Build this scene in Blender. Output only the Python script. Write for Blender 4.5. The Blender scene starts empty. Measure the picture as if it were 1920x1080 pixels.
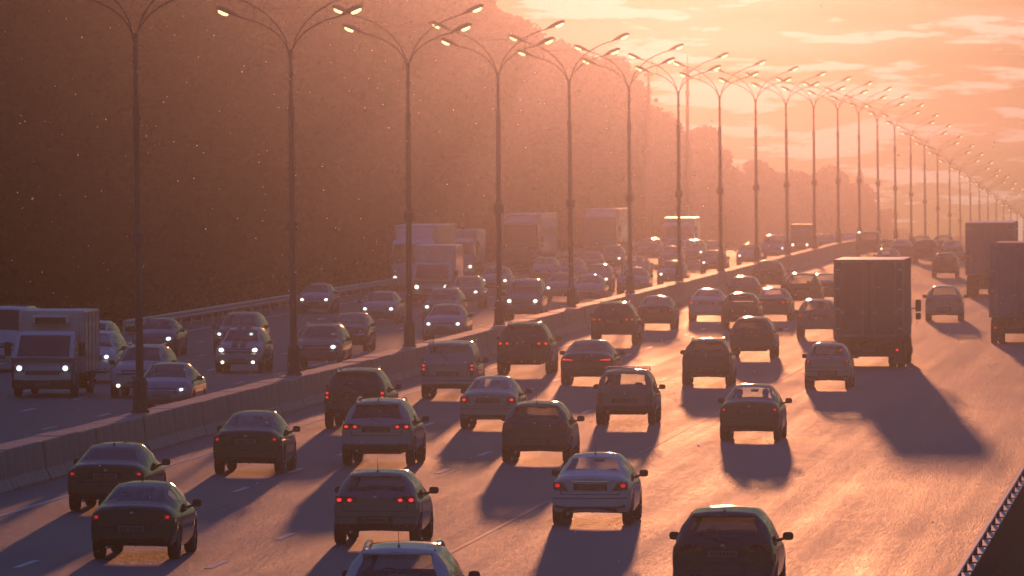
import bpy, math, random
import numpy as np
from mathutils import Matrix, Vector, Euler

random.seed(7); rng = np.random.default_rng(7)
SC = bpy.context.scene
COL = SC.collection

# ------------------------------------------------------------------ layout of the place
CAM_Z = 8.0
G = 0.010625                      # the road climbs gently, then goes over a crest
def zg(y):
    d = 0.0
    if y > 630:
        if y < 818: d = 6.65e-5 * (y - 630) ** 2
        else: d = 2.35 + 0.025 * (y - 818)
    z = G * y - d
    if y > 2300: z = G * 2300 - 2.35 - 0.025 * (2300 - 818)
    return z
def slope(y): return (zg(y + 1) - zg(y - 1)) / 2
F = 16000.0
YAW = math.atan(1330 / F); PITCH = math.atan(90 / F)
SUN_AZ = math.radians(3.5)        # left of the road's direction
SUN_EL = math.radians(2.95)

# ------------------------------------------------------------------ camera
cam_d = bpy.data.cameras.new('camera'); cam = bpy.data.objects.new('camera', cam_d); COL.objects.link(cam)
cam.location = (0, 0, CAM_Z)
cam.rotation_euler = (math.pi / 2 - PITCH, 0, YAW)
cam_d.sensor_width = 36; cam_d.lens = 300; cam_d.clip_start = 1; cam_d.clip_end = 60000
cam_d.dof.use_dof = True; cam_d.dof.focus_distance = 190; cam_d.dof.aperture_fstop = 6.5
SC.camera = cam

# ------------------------------------------------------------------ world
w = bpy.data.worlds.new('World'); SC.world = w; w.use_nodes = True
nt = w.node_tree; N = nt.nodes; Lk = nt.links; N.clear()
out = N.new('ShaderNodeOutputWorld'); bg = N.new('ShaderNodeBackground'); Lk.new(bg.outputs[0], out.inputs[0])
sky = N.new('ShaderNodeTexSky'); sky.sky_type = 'NISHITA'; sky.sun_disc = False
sky.sun_elevation = SUN_EL; sky.sun_rotation = -SUN_AZ; sky.altitude = 150
sky.air_density = 1.0; sky.dust_density = 0.3; sky.ozone_density = 3.0
SKY_STRENGTH = 0.10
bg.inputs[1].default_value = SKY_STRENGTH
tint = N.new('ShaderNodeMix'); tint.data_type = 'RGBA'; tint.blend_type = 'MULTIPLY'; tint.inputs[0].default_value = 1
tint.inputs[7].default_value = (0.95, 1.35, 0.90, 1)
gam = N.new('ShaderNodeGamma'); gam.inputs[1].default_value = 0.5; Lk.new(sky.outputs[0], gam.inputs[0]); Lk.new(gam.outputs[0], tint.inputs[6])
tc = N.new('ShaderNodeTexCoord')
# the clear upper sky grows blue with height
sx = N.new('ShaderNodeSeparateXYZ'); Lk.new(tc.outputs['Generated'], sx.inputs[0])
up = N.new('ShaderNodeMapRange'); up.inputs[1].default_value = 0.03; up.inputs[2].default_value = 0.55; up.interpolation_type = 'SMOOTHSTEP'
Lk.new(sx.outputs[2], up.inputs[0])
blue = N.new('ShaderNodeVectorMath'); blue.operation = 'SCALE'; blue.inputs[0].default_value = (0.8, 0.75, 4.2); Lk.new(up.outputs[0], blue.inputs['Scale'])
base = N.new('ShaderNodeVectorMath'); base.operation = 'ADD'; Lk.new(tint.outputs[2], base.inputs[0]); Lk.new(blue.outputs[0], base.inputs[1])
def cloud_layer(scale, loc, lo, hi, detail=6, rough=0.55):
    mp = N.new('ShaderNodeMapping'); mp.inputs['Scale'].default_value = scale; mp.inputs['Location'].default_value = loc
    Lk.new(tc.outputs['Generated'], mp.inputs[0])
    nz = N.new('ShaderNodeTexNoise'); nz.inputs['Scale'].default_value = 1; nz.inputs['Detail'].default_value = detail
    nz.inputs['Roughness'].default_value = rough
    Lk.new(mp.outputs[0], nz.inputs[0])
    mr = N.new('ShaderNodeMapRange'); mr.inputs[1].default_value = lo; mr.inputs[2].default_value = hi; mr.interpolation_type = 'SMOOTHSTEP'
    Lk.new(nz.outputs[0], mr.inputs[0]); return mr.outputs[0]
c1 = cloud_layer((60, 60, 420), (3.1, 1.0, 7.3), 0.50, 0.585)
c2 = cloud_layer((16, 16, 90), (8.1, 4.0, 2.3), 0.46, 0.66, 4, 0.5)
mx = N.new('ShaderNodeMath'); mx.operation = 'MAXIMUM'; Lk.new(c1, mx.inputs[0])
m5 = N.new('ShaderNodeMath'); m5.operation = 'MULTIPLY'; m5.inputs[1].default_value = 0.35; Lk.new(c2, m5.inputs[0]); Lk.new(m5.outputs[0], mx.inputs[1])
cm = N.new('ShaderNodeMix'); cm.data_type = 'RGBA'; cm.blend_type = 'MIX'
thin = N.new('ShaderNodeMapRange'); thin.inputs[1].default_value = 0.06; thin.inputs[2].default_value = 0.35; thin.inputs[3].default_value = 1.0; thin.inputs[4].default_value = 0.12
Lk.new(sx.outputs[2], thin.inputs[0])
cov = N.new('ShaderNodeMath'); cov.operation = 'MULTIPLY'; Lk.new(mx.outputs[0], cov.inputs[0]); Lk.new(thin.outputs[0], cov.inputs[1])
Lk.new(cov.outputs[0], cm.inputs[0]); Lk.new(base.outputs[0], cm.inputs[6])
sr = N.new('ShaderNodeSeparateColor'); Lk.new(base.outputs[0], sr.inputs[0])          # clouds: warm white, as bright as the sky round them allows
cb = N.new('ShaderNodeVectorMath'); cb.operation = 'SCALE'; cb.inputs[0].default_value = (3.6, 3.3, 2.6); Lk.new(sr.outputs[0], cb.inputs['Scale'])
Lk.new(cb.outputs[0], cm.inputs[7])
Lk.new(cm.outputs[2], bg.inputs[0])

# ------------------------------------------------------------------ sun
sd = bpy.data.lights.new('sun', 'SUN'); sun = bpy.data.objects.new('sun', sd); COL.objects.link(sun)
sd.energy = 5.0; sd.angle = math.radians(0.55); sd.color = (1.0, 0.355, 0.150)
sdir = Vector((-math.sin(SUN_AZ) * math.cos(SUN_EL), math.cos(SUN_AZ) * math.cos(SUN_EL), math.sin(SUN_EL)))
sun.rotation_euler = sdir.to_track_quat('Z', 'Y').to_euler(); sun.location = (0, 0, 60)

vs = SC.view_settings; SC.display_settings.display_device = 'sRGB'
vs.view_transform = 'Standard'; vs.look = 'None'; vs.exposure = -0.53; vs.gamma = 1; vs.use_curve_mapping = False
SC.render.engine = 'CYCLES'
SC.cycles.use_denoising = True
try: SC.cycles.denoiser = 'OPENIMAGEDENOISE'
except Exception: pass
SC.cycles.max_bounces = 8; SC.cycles.diffuse_bounces = 2; SC.cycles.glossy_bounces = 3
SC.cycles.transparent_max_bounces = 16; SC.cycles.volume_bounces = 0
SC.cycles.sample_clamp_indirect = 6; SC.cycles.caustics_reflective = False; SC.cycles.caustics_refractive = False

# ------------------------------------------------------------------ haze settings (the box is built after the structure)
HAZE_DENSITY = 0.0011; HAZE_COLOR = (0.0188, 0.0204, 0.0295, 1); HAZE_G = 0.953

# ------------------------------------------------------------------ pixel <-> world
RM = cam.rotation_euler.to_matrix()
def ray(px, py):
    return (RM @ Vector(((px - 960) / F, (540 - py) / F, -1))).normalized()
def ground_at(px, py):
    d = ray(px, py); t = 100.0
    last = t
    while t < 2500:
        p = d * t
        if CAM_Z + p.z < zg(p.y): break
        last = t; t += 2
    a, b = last, t
    for _ in range(30):
        m = (a + b) / 2; p = d * m
        if CAM_Z + p.z < zg(p.y): b = m
        else: a = m
    p = d * b
    return p.x, p.y
def x_at(px, y):
    d = ray(px, 400); return d.x / d.y * y

# ------------------------------------------------------------------ materials
def mat(name, col, rough=0.6, metal=0.0, coat=0.0, noise=0.0, nscale=5.0, emit=None, estr=0.0, bump=0.0, bscale=50.0, spec=0.5, stretch=None):
    m = bpy.data.materials.new(name); m.use_nodes = True
    t = m.node_tree; b = t.nodes['Principled BSDF']
    b.inputs['Base Color'].default_value = (*col, 1); b.inputs['Roughness'].default_value = rough
    b.inputs['Metallic'].default_value = metal; b.inputs['Specular IOR Level'].default_value = spec
    if coat: b.inputs['Coat Weight'].default_value = coat; b.inputs['Coat Roughness'].default_value = 0.06
    tcn = t.nodes.new('ShaderNodeTexCoord')
    src = tcn.outputs['Object']
    if stretch:
        mp = t.nodes.new('ShaderNodeMapping'); mp.inputs['Scale'].default_value = stretch
        t.links.new(src, mp.inputs[0]); src = mp.outputs[0]
    if noise:
        nz = t.nodes.new('ShaderNodeTexNoise'); nz.inputs['Scale'].default_value = nscale; nz.inputs['Detail'].default_value = 5
        t.links.new(src, nz.inputs[0])
        r = t.nodes.new('ShaderNodeMapRange'); r.inputs[1].default_value = 0.3; r.inputs[2].default_value = 0.7
        r.inputs[3].default_value = 1 - noise; r.inputs[4].default_value = 1 + noise
        t.links.new(nz.outputs[0], r.inputs[0])
        mu = t.nodes.new('ShaderNodeVectorMath'); mu.operation = 'SCALE'; mu.inputs[0].default_value = col
        t.links.new(r.outputs[0], mu.inputs['Scale']); t.links.new(mu.outputs[0], b.inputs['Base Color'])
        r2 = t.nodes.new('ShaderNodeMapRange'); r2.inputs[1].default_value = 0.3; r2.inputs[2].default_value = 0.7
        r2.inputs[3].default_value = max(rough - 0.08, 0.02); r2.inputs[4].default_value = min(rough + 0.08, 1)
        t.links.new(nz.outputs[0], r2.inputs[0]); t.links.new(r2.outputs[0], b.inputs['Roughness'])
    if bump:
        nb = t.nodes.new('ShaderNodeTexNoise'); nb.inputs['Scale'].default_value = bscale; nb.inputs['Detail'].default_value = 4
        t.links.new(src, nb.inputs[0])
        bp = t.nodes.new('ShaderNodeBump'); bp.inputs['Strength'].default_value = bump; bp.inputs['Distance'].default_value = 0.02
        t.links.new(nb.outputs[0], bp.inputs['Height']); t.links.new(bp.outputs[0], b.inputs['Normal'])
    if emit:
        b.inputs['Emission Color'].default_value = (*emit, 1); b.inputs['Emission Strength'].default_value = estr
    return m

def glass_mat(name, tr, rough=0.03):
    """automotive glazing: tinted see-through sheet with a fresnel reflection"""
    m = bpy.data.materials.new(name); m.use_nodes = True
    t = m.node_tree; t.nodes.clear()
    o = t.nodes.new('ShaderNodeOutputMaterial'); tr_ = t.nodes.new('ShaderNodeBsdfTransparent'); gl = t.nodes.new('ShaderNodeBsdfGlossy')
    mxs = t.nodes.new('ShaderNodeMixShader'); fr = t.nodes.new('ShaderNodeLayerWeight'); fr.inputs[0].default_value = 0.5
    pw = t.nodes.new('ShaderNodeMath'); pw.operation = 'POWER'; pw.inputs[1].default_value = 4.0; t.links.new(fr.outputs['Facing'], pw.inputs[0])
    ma = t.nodes.new('ShaderNodeMath'); ma.operation = 'MULTIPLY_ADD'; ma.inputs[1].default_value = 0.85; ma.inputs[2].default_value = 0.05; t.links.new(pw.outputs[0], ma.inputs[0])
    tr_.inputs[0].default_value = (*tr, 1); gl.inputs['Roughness'].default_value = rough; gl.inputs[0].default_value = (0.9, 0.95, 1, 1)
    t.links.new(ma.outputs[0], mxs.inputs[0]); t.links.new(tr_.outputs[0], mxs.inputs[1]); t.links.new(gl.outputs[0], mxs.inputs[2])
    t.links.new(mxs.outputs[0], o.inputs[0]); return m

def asphalt_mat(name, col):
    m = bpy.data.materials.new(name); m.use_nodes = True
    t = m.node_tree; b = t.nodes['Principled BSDF']; n = t.nodes; l = t.links
    tcn = n.new('ShaderNodeTexCoord')
    def noise(scale_vec, detail, rough=0.5):
        mp = n.new('ShaderNodeMapping'); mp.inputs['Scale'].default_value = scale_vec; l.new(tcn.outputs['Object'], mp.inputs[0])
        z = n.new('ShaderNodeTexNoise'); z.inputs['Scale'].default_value = 1; z.inputs['Detail'].default_value = detail
        z.inputs['Roughness'].default_value = rough
        l.new(mp.outputs[0], z.inputs[0]); return z.outputs[0]
    patch = noise((0.22, 0.045, 0.1), 6, 0.6)
    tracks = noise((1.3, 0.010, 0.1), 4, 0.6)
    grain = noise((12, 0.7, 12), 7, 0.8)
    a = n.new('ShaderNodeMath'); a.operation = 'ADD'; l.new(patch, a.inputs[0]); l.new(tracks, a.inputs[1])
    a2 = n.new('ShaderNodeMath'); a2.operation = 'MULTIPLY_ADD'; a2.inputs[1].default_value = 1.3; l.new(grain, a2.inputs[0]); l.new(a.outputs[0], a2.inputs[2])
    r = n.new('ShaderNodeMapRange'); r.inputs[1].default_value = 1.2; r.inputs[2].default_value = 2.1; r.inputs[3].default_value = 0.6; r.inputs[4].default_value = 1.45
    l.new(a2.outputs[0], r.inputs[0])
    mu = n.new('ShaderNodeVectorMath'); mu.operation = 'SCALE'; mu.inputs[0].default_value = col
    l.new(r.outputs[0], mu.inputs['Scale']); l.new(mu.outputs[0], b.inputs['Base Color'])
    r2 = n.new('ShaderNodeMapRange'); r2.inputs[1].default_value = 1.2; r2.inputs[2].default_value = 2.1; r2.inputs[3].default_value = ROUGH_LO; r2.inputs[4].default_value = ROUGH_HI
    l.new(a2.outputs[0], r2.inputs[0]); l.new(r2.outputs[0], b.inputs['Roughness'])
    b.inputs['Specular IOR Level'].default_value = 0.5
    fine = noise((15, 0.9, 15), 5, 0.8)
    bp = n.new('ShaderNodeBump'); bp.inputs['Strength'].default_value = 0.9; bp.inputs['Distance'].default_value = 0.04
    l.new(fine, bp.inputs['Height']); l.new(bp.outputs[0], b.inputs['Normal'])
    return m
ROUGH_LO, ROUGH_HI = 0.50, 0.72

M = {}
M['asphalt'] = asphalt_mat('worn asphalt', (0.080, 0.079, 0.092))
M['asphalt_new'] = asphalt_mat('paler asphalt', (0.10, 0.095, 0.105))
M['line'] = mat('road paint', (0.62, 0.60, 0.56), 0.55, noise=0.25, nscale=3)
M['line_worn'] = mat('worn road paint', (0.17, 0.16, 0.16), 0.65, noise=0.4, nscale=4)
M['line'] = mat('road paint', (0.42, 0.41, 0.40), 0.6, noise=0.3, nscale=3)
M['grass'] = mat('rough grass', (0.045, 0.055, 0.022), 0.95, noise=0.35, nscale=0.8, bump=0.6, bscale=6, spec=0.1)
M['concrete'] = mat('precast concrete', (0.17, 0.155, 0.145), 0.62, noise=0.5, nscale=1.3, bump=0.08, bscale=14, spec=1.0, stretch=(1.6, 1.6, 0.5))
M['kerb'] = mat('kerb concrete', (0.30, 0.28, 0.26), 0.85, noise=0.2, nscale=2)
M['galv'] = mat('galvanised steel', (0.42, 0.42, 0.44), 0.45, metal=0.7, noise=0.15, nscale=3)
M['pole'] = mat('grey painted pole', (0.035, 0.035, 0.045), 0.5, metal=0.2, noise=0.15, nscale=6)
M['polebase'] = mat('dark pole base', (0.03, 0.028, 0.034), 0.55, noise=0.2, nscale=8)
M['lamphousing'] = mat('lamp housing', (0.05, 0.042, 0.04), 0.5, metal=0.1, noise=0.1)
M['bowl'] = mat('sun-glow lamp bowl', (0.9, 0.85, 0.7), 0.3, emit=(1.0, 0.76, 0.34), estr=4.0, noise=0.05)  # emission stands in for low sun glowing through the translucent bowl
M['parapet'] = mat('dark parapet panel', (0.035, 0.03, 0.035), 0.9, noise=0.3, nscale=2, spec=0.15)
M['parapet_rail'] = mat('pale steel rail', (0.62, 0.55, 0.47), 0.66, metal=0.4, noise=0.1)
M['tyre'] = mat('tyre rubber', (0.018, 0.018, 0.019), 0.85, noise=0.2, nscale=12)
M['rim'] = mat('alloy rim', (0.35, 0.35, 0.37), 0.35, metal=0.85, noise=0.1, nscale=10)
M['plastic'] = mat('black plastic', (0.022, 0.022, 0.024), 0.6, noise=0.15, nscale=9)
M['seat'] = mat('seat cloth', (0.03, 0.03, 0.034), 0.9, noise=0.2, nscale=12)
M['chrome'] = mat('chrome trim', (0.6, 0.6, 0.62), 0.15, metal=1, noise=0.05)
M['lens_red'] = mat('red lamp lens', (0.16, 0.008, 0.01), 0.25, coat=0.6, noise=0.1, nscale=20)
M['glow_red'] = mat('lit tail lamp', (0.5, 0.02, 0.02), 0.3, emit=(1.0, 0.012, 0.03), estr=0.9, noise=0.05)
M['glow_red_hi'] = mat('lit brake lamp', (0.5, 0.02, 0.02), 0.3, emit=(1.0, 0.03, 0.05), estr=1.9, noise=0.05)
M['lens_clear'] = mat('clear lamp lens', (0.30, 0.31, 0.33), 0.15, metal=0.3, coat=0.5, noise=0.1)
M['glow_white'] = mat('lit headlamp', (0.9, 0.9, 0.9), 0.3, emit=(0.80, 0.95, 1.0), estr=4.5, noise=0.02)
M['glow_warm'] = mat('lit warm headlamp', (0.9, 0.9, 0.8), 0.3, emit=(1.0, 0.93, 0.72), estr=5.5, noise=0.02)
M['plate'] = mat('number plate', (0.11, 0.11, 0.115), 0.5, noise=0.1)
M['ink'] = mat('plate characters', (0.03, 0.03, 0.03), 0.6, noise=0.1)
M['skin'] = mat('skin', (0.35, 0.2, 0.14), 0.6, noise=0.1)
M['cloth'] = mat('dark clothing', (0.04, 0.04, 0.05), 0.9, noise=0.2, nscale=15)
M['hair'] = mat('dark hair', (0.02, 0.015, 0.012), 0.7, noise=0.2, nscale=30)
PAINT = {
    'black': (0.010, 0.010, 0.012), 'darkgrey': (0.045, 0.046, 0.05), 'grey': (0.09, 0.095, 0.105), 'silver': (0.20, 0.21, 0.225),
    'white': (0.40, 0.41, 0.43), 'darkblue': (0.018, 0.03, 0.07), 'darkred': (0.08, 0.014, 0.014), 'beige': (0.17, 0.15, 0.125),
    'bluegrey': (0.10, 0.13, 0.18), 'darkgreen': (0.018, 0.03, 0.022), 'brown': (0.06, 0.04, 0.03)}
for k, c in PAINT.items():
    M['paint_' + k] = mat(k + ' car paint', c, 0.33 if k not in ('silver', 'grey') else 0.38, metal=0.45 if k in ('silver', 'grey', 'bluegrey') else 0.0, coat=1.0, noise=0.06, nscale=2, spec=0.0)
M['glass_clear'] = glass_mat('clear car glass', (0.78, 0.82, 0.78))
M['glass_mid'] = glass_mat('tinted car glass', (0.62, 0.63, 0.62))
M['glass_dark'] = glass_mat('privacy glass', (0.2, 0.2, 0.21))
M['box_white'] = mat('white box body', (0.50, 0.49, 0.48), 0.4, noise=0.12, nscale=1.2, coat=1.0, stretch=(2, 2, 0.4))
M['box_grey'] = mat('grey box body', (0.20, 0.19, 0.20), 0.6, noise=0.15, nscale=1.2)
M['roof_glare'] = mat('sun-glare roof sheet', (0.62, 0.62, 0.62), 0.38, metal=0.3, noise=0.1)  # sun glare on flat truck roofs put into a paler colour
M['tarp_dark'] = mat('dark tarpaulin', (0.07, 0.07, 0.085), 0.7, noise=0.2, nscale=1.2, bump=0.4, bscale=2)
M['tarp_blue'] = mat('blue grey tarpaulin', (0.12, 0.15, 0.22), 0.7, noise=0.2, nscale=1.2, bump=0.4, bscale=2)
M['fluff'] = None

# ------------------------------------------------------------------ mesh helpers
class MB:
    def __init__(s): s.v = []; s.f = []
    def add(s, v, f):
        o = len(s.v); s.v += [tuple(p) for p in v]; s.f += [tuple(i + o for i in q) for q in f]
    def box(s, x0, x1, y0, y1, z0, z1, taper=0.0):
        t = taper
        s.add([(x0, y0, z0), (x1, y0, z0), (x1, y1, z0), (x0, y1, z0), (x0 + t, y0 + t, z1), (x1 - t, y0 + t, z1), (x1 - t, y1 - t, z1), (x0 + t, y1 - t, z1)],
              [(3, 2, 1, 0), (4, 5, 6, 7), (0, 1, 5, 4), (1, 2, 6, 5), (2, 3, 7, 6), (3, 0, 4, 7)])
    def cbox(s, x0, x1, y0, y1, z0, z1, c=0.02):
        """box with chamfered edges"""
        X = [x0, x0 + c, x1 - c, x1]; Y = [y0, y0 + c, y1 - c, y1]; Z = [z0, z0 + c, z1 - c, z1]
        vs_, idx = [], {}
        def vid(p):
            if p not in idx: idx[p] = len(vs_); vs_.append(p)
            return idx[p]
        fs = []
        def P(i, j, k): return vid((X[i], Y[j], Z[k]))
        for k, sg in ((0, -1), (3, 1)):
            q = [P(1, 1, k), P(2, 1, k), P(2, 2, k), P(1, 2, k)]; fs.append(tuple(q if sg > 0 else q[::-1]))
        for j, sg in ((0, -1), (3, 1)):
            q = [P(1, j, 1), P(2, j, 1), P(2, j, 2), P(1, j, 2)]; fs.append(tuple(q if sg < 0 else q[::-1]))
        for i, sg in ((0, -1), (3, 1)):
            q = [P(i, 1, 1), P(i, 2, 1), P(i, 2, 2), P(i, 1, 2)]; fs.append(tuple(q if sg > 0 else q[::-1]))
        e = ((0, 1), (3, 2))
        for (i, i1) in e:
            for (j, j1) in e: fs.append((P(i, j1, 1), P(i1, j, 1), P(i1, j, 2), P(i, j1, 2)))
            for (k, k1) in e: fs.append((P(i, 1, k1), P(i1, 1, k), P(i1, 2, k), P(i, 2, k1)))
        for (j, j1) in e:
            for (k, k1) in e: fs.append((P(1, j, k1), P(1, j1, k), P(2, j1, k), P(2, j, k1)))
        for (i, i1) in e:
            for (j, j1) in e:
                for (k, k1) in e: fs.append((P(i, j1, k1), P(i1, j, k1), P(i1, j1, k)))
        s.add(vs_, fs)
    def tube(s, pts, r, n=8, cap=True):
        pts = [Vector(p) for p in pts]; R = r if isinstance(r, (list, tuple)) else [r] * len(pts)
        vs_, fs = [], []
        for i, p in enumerate(pts):
            d = (pts[min(i + 1, len(pts) - 1)] - pts[max(i - 1, 0)]).normalized()
            a = Vector((0, 0, 1)) if abs(d.z) < 0.95 else Vector((1, 0, 0))
            u = d.cross(a).normalized(); v = d.cross(u).normalized()
            for k in range(n):
                an = 2 * math.pi * k / n
                vs_.append(p + (u * math.cos(an) + v * math.sin(an)) * R[i])
        for i in range(len(pts) - 1):
            for k in range(n):
                k2 = (k + 1) % n; fs.append((i * n + k, i * n + k2, (i + 1) * n + k2, (i + 1) * n + k))
        if cap:
            fs.append(tuple(range(n))[::-1]); fs.append(tuple(range((len(pts) - 1) * n, len(pts) * n)))
        s.add(vs_, fs)
    def lathe_x(s, prof, n=20, cx=0, cy=0, cz=0):
        """revolve (x, r) profile round the x axis"""
        vs_, fs = [], []
        for (x, r) in prof:
            for k in range(n):
                a = 2 * math.pi * k / n; vs_.append((cx + x, cy + r * math.cos(a), cz + r * math.sin(a)))
        for i in range(len(prof) - 1):
            for k in range(n):
                k2 = (k + 1) % n; fs.append((i * n + k, i * n + k2, (i + 1) * n + k2, (i + 1) * n + k))
        s.add(vs_, fs)
    def ell(s, c, r, n=12, m=8):
        vs_, fs = [], []
        for i in range(m + 1):
            th = math.pi * i / m
            for k in range(n):
                a = 2 * math.pi * k / n
                vs_.append((c[0] + r[0] * math.sin(th) * math.cos(a), c[1] + r[1] * math.sin(th) * math.sin(a), c[2] + r[2] * math.cos(th)))
        for i in range(m):
            for k in range(n):
                k2 = (k + 1) % n; fs.append((i * n + k, (i + 1) * n + k, (i + 1) * n + k2, i * n + k2))
        s.add(vs_, fs)
    def prism_y(s, poly, yf, yb):
        """poly of (x,z); yf,yb functions or numbers giving y of front and back"""
        n = len(poly)
        f = yf if callable(yf) else (lambda x, z: yf); b = yb if callable(yb) else (lambda x, z: yb)
        vs_ = [(x, f(x, z), z) for x, z in poly] + [(x, b(x, z), z) for x, z in poly]
        fs = [tuple(range(n)), tuple(range(n, 2 * n))[::-1]] + [(i, i + n, (i + 1) % n + n, (i + 1) % n) for i in range(n)]
        s.add(vs_, fs)
    def scale(s, sx, sy, sz): s.v = [(x * sx, y * sy, z * sz) for x, y, z in s.v]; return s
    def mesh(s, name, m, smooth=False, angle=None):
        me = bpy.data.meshes.new(name); me.from_pydata(s.v, [], s.f)
        if m: me.materials.append(m)
        if smooth:
            me.polygons.foreach_set('use_smooth', [True] * len(me.polygons))
            if angle is not None:
                try: me.set_sharp_from_angle(angle=math.radians(angle))
                except Exception: pass
        me.update(); return me
    def build(s, name, m, parent=None, smooth=False, angle=None, fix=False):
        me = s.mesh(name, m, smooth, angle)
        if fix:
            import bmesh
            bm = bmesh.new(); bm.from_mesh(me); bmesh.ops.remove_doubles(bm, verts=bm.verts, dist=1e-4)
            bmesh.ops.recalc_face_normals(bm, faces=bm.faces); bm.to_mesh(me); bm.free()
        o = bpy.data.objects.new(name, me); COL.objects.link(o)
        if parent: o.parent = parent
        return o

def empty(name, loc, rot=(0, 0, 0), label=None, cat=None, group=None):
    o = bpy.data.objects.new(name, None); COL.objects.link(o); o.location = loc; o.rotation_euler = rot
    o.empty_display_size = 0.2
    tag(o, label, cat, group); return o
def tag(o, label=None, cat=None, group=None, kind=None):
    if label: o['label'] = label
    if cat: o['category'] = cat
    if group: o['group'] = group
    if kind: o['kind'] = kind
    return o
def link_copy(src, parent=None):
    c = src.copy(); COL.objects.link(c); c.parent = parent; return c
def children_of(root):
    return [o for o in root.children]
def copy_tree(root, kids):
    """kids: list of (child, [grandchildren])"""
    r = root.copy(); COL.objects.link(r)
    for c, gs in kids:
        cc = c.copy(); COL.objects.link(cc); cc.parent = r
        for g in gs:
            gg = g.copy(); COL.objects.link(gg); gg.parent = cc
    return r

# ================================================================== THE GROUND AND THE ROADS
YS = sorted(set(list(np.arange(-80, 600, 20.0)) + list(np.arange(600, 900, 6.0)) + list(np.arange(900, 2300, 40.0)) + [2300, 2700, 4000, 8000, 20000, 45000]))
def sheet(name, xs, m, dz=0.0, ys=None, zf=None, parent=None):
    mb = MB(); ys = ys or YS; n = len(xs)
    V = [(x, y, zg(y) + dz + (zf(x, y) if zf else 0)) for y in ys for x in xs]
    Fq = [(j * n + i, j * n + i + 1, (j + 1) * n + i + 1, (j + 1) * n + i) for j in range(len(ys) - 1) for i in range(n - 1)]
    mb.add(V, Fq); return mb.build(name, m, parent, smooth=True)
def cross(x, y):
    if x > -4.4: return -3.4 - min(max(x, 0) * 0.3, 4)
    if x < -47.2: return -0.25 + 0.03 * min(-(x + 47.2), 60) if x < -47.7 else -0.1
    return -0.06
ground = tag(sheet('ground', [-30000, -3000, -600, -200, -110, -70, -55, -48.5, -47.7, -47.2, -30, -10, -4.5, -4.4, -1.5, 1.5, 5.5, 30, 200, 3000, 30000], M['grass'], 0, zf=cross), kind='structure')
YR = [y for y in YS if y <= 2300]
road_out = tag(sheet('road', [-28.2, -24, -19.3, -15.2, -11.5, -7.75, -4.34], M['asphalt'], 0.0, ys=YR), kind='structure')
road_in = tag(sheet('road', [-46.9, -42.4, -39.5, -36.6, -33.6, -29.4], M['asphalt'], 0.0, ys=YR), kind='structure')
widening = tag(sheet('road_widening', [-15.16, -11, -7, -4.36], M['asphalt_new'], 0.004, ys=YR), kind='structure')

# solid lines and lane dashes
def solid(x, wd, parent, dz=0.008, y0=-80, y1=1300, m=None):
    ys = [y for y in YR if y0 <= y <= y1]
    return sheet('solid_line', [x - wd / 2, x + wd / 2], m or M['line'], dz, ys=ys, parent=parent)
solid(-26.6, 0.16, road_out); solid(-15.25, 0.11, road_out, m=M['line_worn']); solid(-4.95, 0.14, road_out)
solid(-30.2, 0.16, road_in); solid(-45.5, 0.16, road_in)
mbd = MB(); mbd.add([(-0.08, 0, 0), (0.08, 0, 0), (0.08, 1.5, 0.0), (0.08, 3, 0), (-0.08, 3, 0), (-0.08, 1.5, 0)], [(0, 1, 2, 5), (5, 2, 3, 4)])
dash_me = mbd.mesh('lane_dash', M['line']); dash_worn = mbd.mesh('lane_dash', M['line_worn'])
for x, par, ph in ((-23.0, road_out, 162), (-19.3, road_out, 162), (-33.6, road_in, 158), (-36.6, road_in, 163), (-39.5, road_in, 160), (-42.4, road_in, 160)):
    far = MB()
    for k in range(-2, 80):
        y = ph + 12 * k
        if k <= 32:
            o = bpy.data.objects.new('lane_dash', dash_worn if ph == 166.1 else dash_me); COL.objects.link(o); o.parent = par
            o.location = (x, y, zg(y) + 0.008); o.rotation_euler = (math.atan(slope(y + 1.5)), 0, 0)
        else:
            far.add([(x - .08, y, zg(y) + .008), (x + .08, y, zg(y) + .008), (x + .08, y + 3, zg(y + 3) + .008), (x - .08, y + 3, zg(y + 3) + .008)], [(0, 1, 2, 3)])
    o = far.build('lane_dash', M['line'], par); o['kind'] = 'stuff'

# ================================================================== MEDIAN BARRIER (each precast block a part)
BX = -28.8
bar = empty('median_barrier', (BX, 190, zg(190)), label='long concrete median barrier with a flat pale top between the two carriageways', cat='barrier')
prof = [(-0.55, 0), (-0.55, 0.10), (-0.42, 0.34), (-0.36, 0.98), (-0.335, 1.01), (0.335, 1.01), (0.36, 0.98), (0.42, 0.34), (0.55, 0.10), (0.55, 0)]
BL = 3.2
def block_mesh(seed):
    r = random.Random(seed); mb = MB(); n = len(prof)
    ch = r.uniform(0.012, 0.03)
    st = [(0.02, 0.985), (0.02 + ch, 1.0), (BL * 0.5, 1.0), (BL - 0.03 - ch, 1.0), (BL - 0.03, 0.985)]
    V = []
    for y, sc in st:
        for (x, z) in prof: V.append((x * sc + r.uniform(-.003, .003), y, z * (sc if z > 0.9 else 1) - 0.05 + r.uniform(-.004, .004)))
    Fq = [(j * n + i, (j + 1) * n + i, (j + 1) * n + i + 1, j * n + i + 1) for j in range(len(st) - 1) for i in range(n - 1)]
    Fq += [tuple(range(n)), tuple(range((len(st) - 1) * n, len(st) * n))[::-1]]
    mb.add(V, Fq); return mb.mesh('barrier_block', M['concrete'])
bms = [block_mesh(i) for i in range(4)]
for k in range(285):
    y = 186 + k * BL
    o = bpy.data.objects.new('barrier_block', bms[k % 4]); COL.objects.link(o); o.parent = bar
    o.location = (random.uniform(-.02, .02), y - 190, zg(y) - zg(190) + random.uniform(-.015, .015)); o.rotation_euler = (math.atan(slope(y + 1.6)), 0, random.uniform(-.004, .004))
mb = MB()
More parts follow.
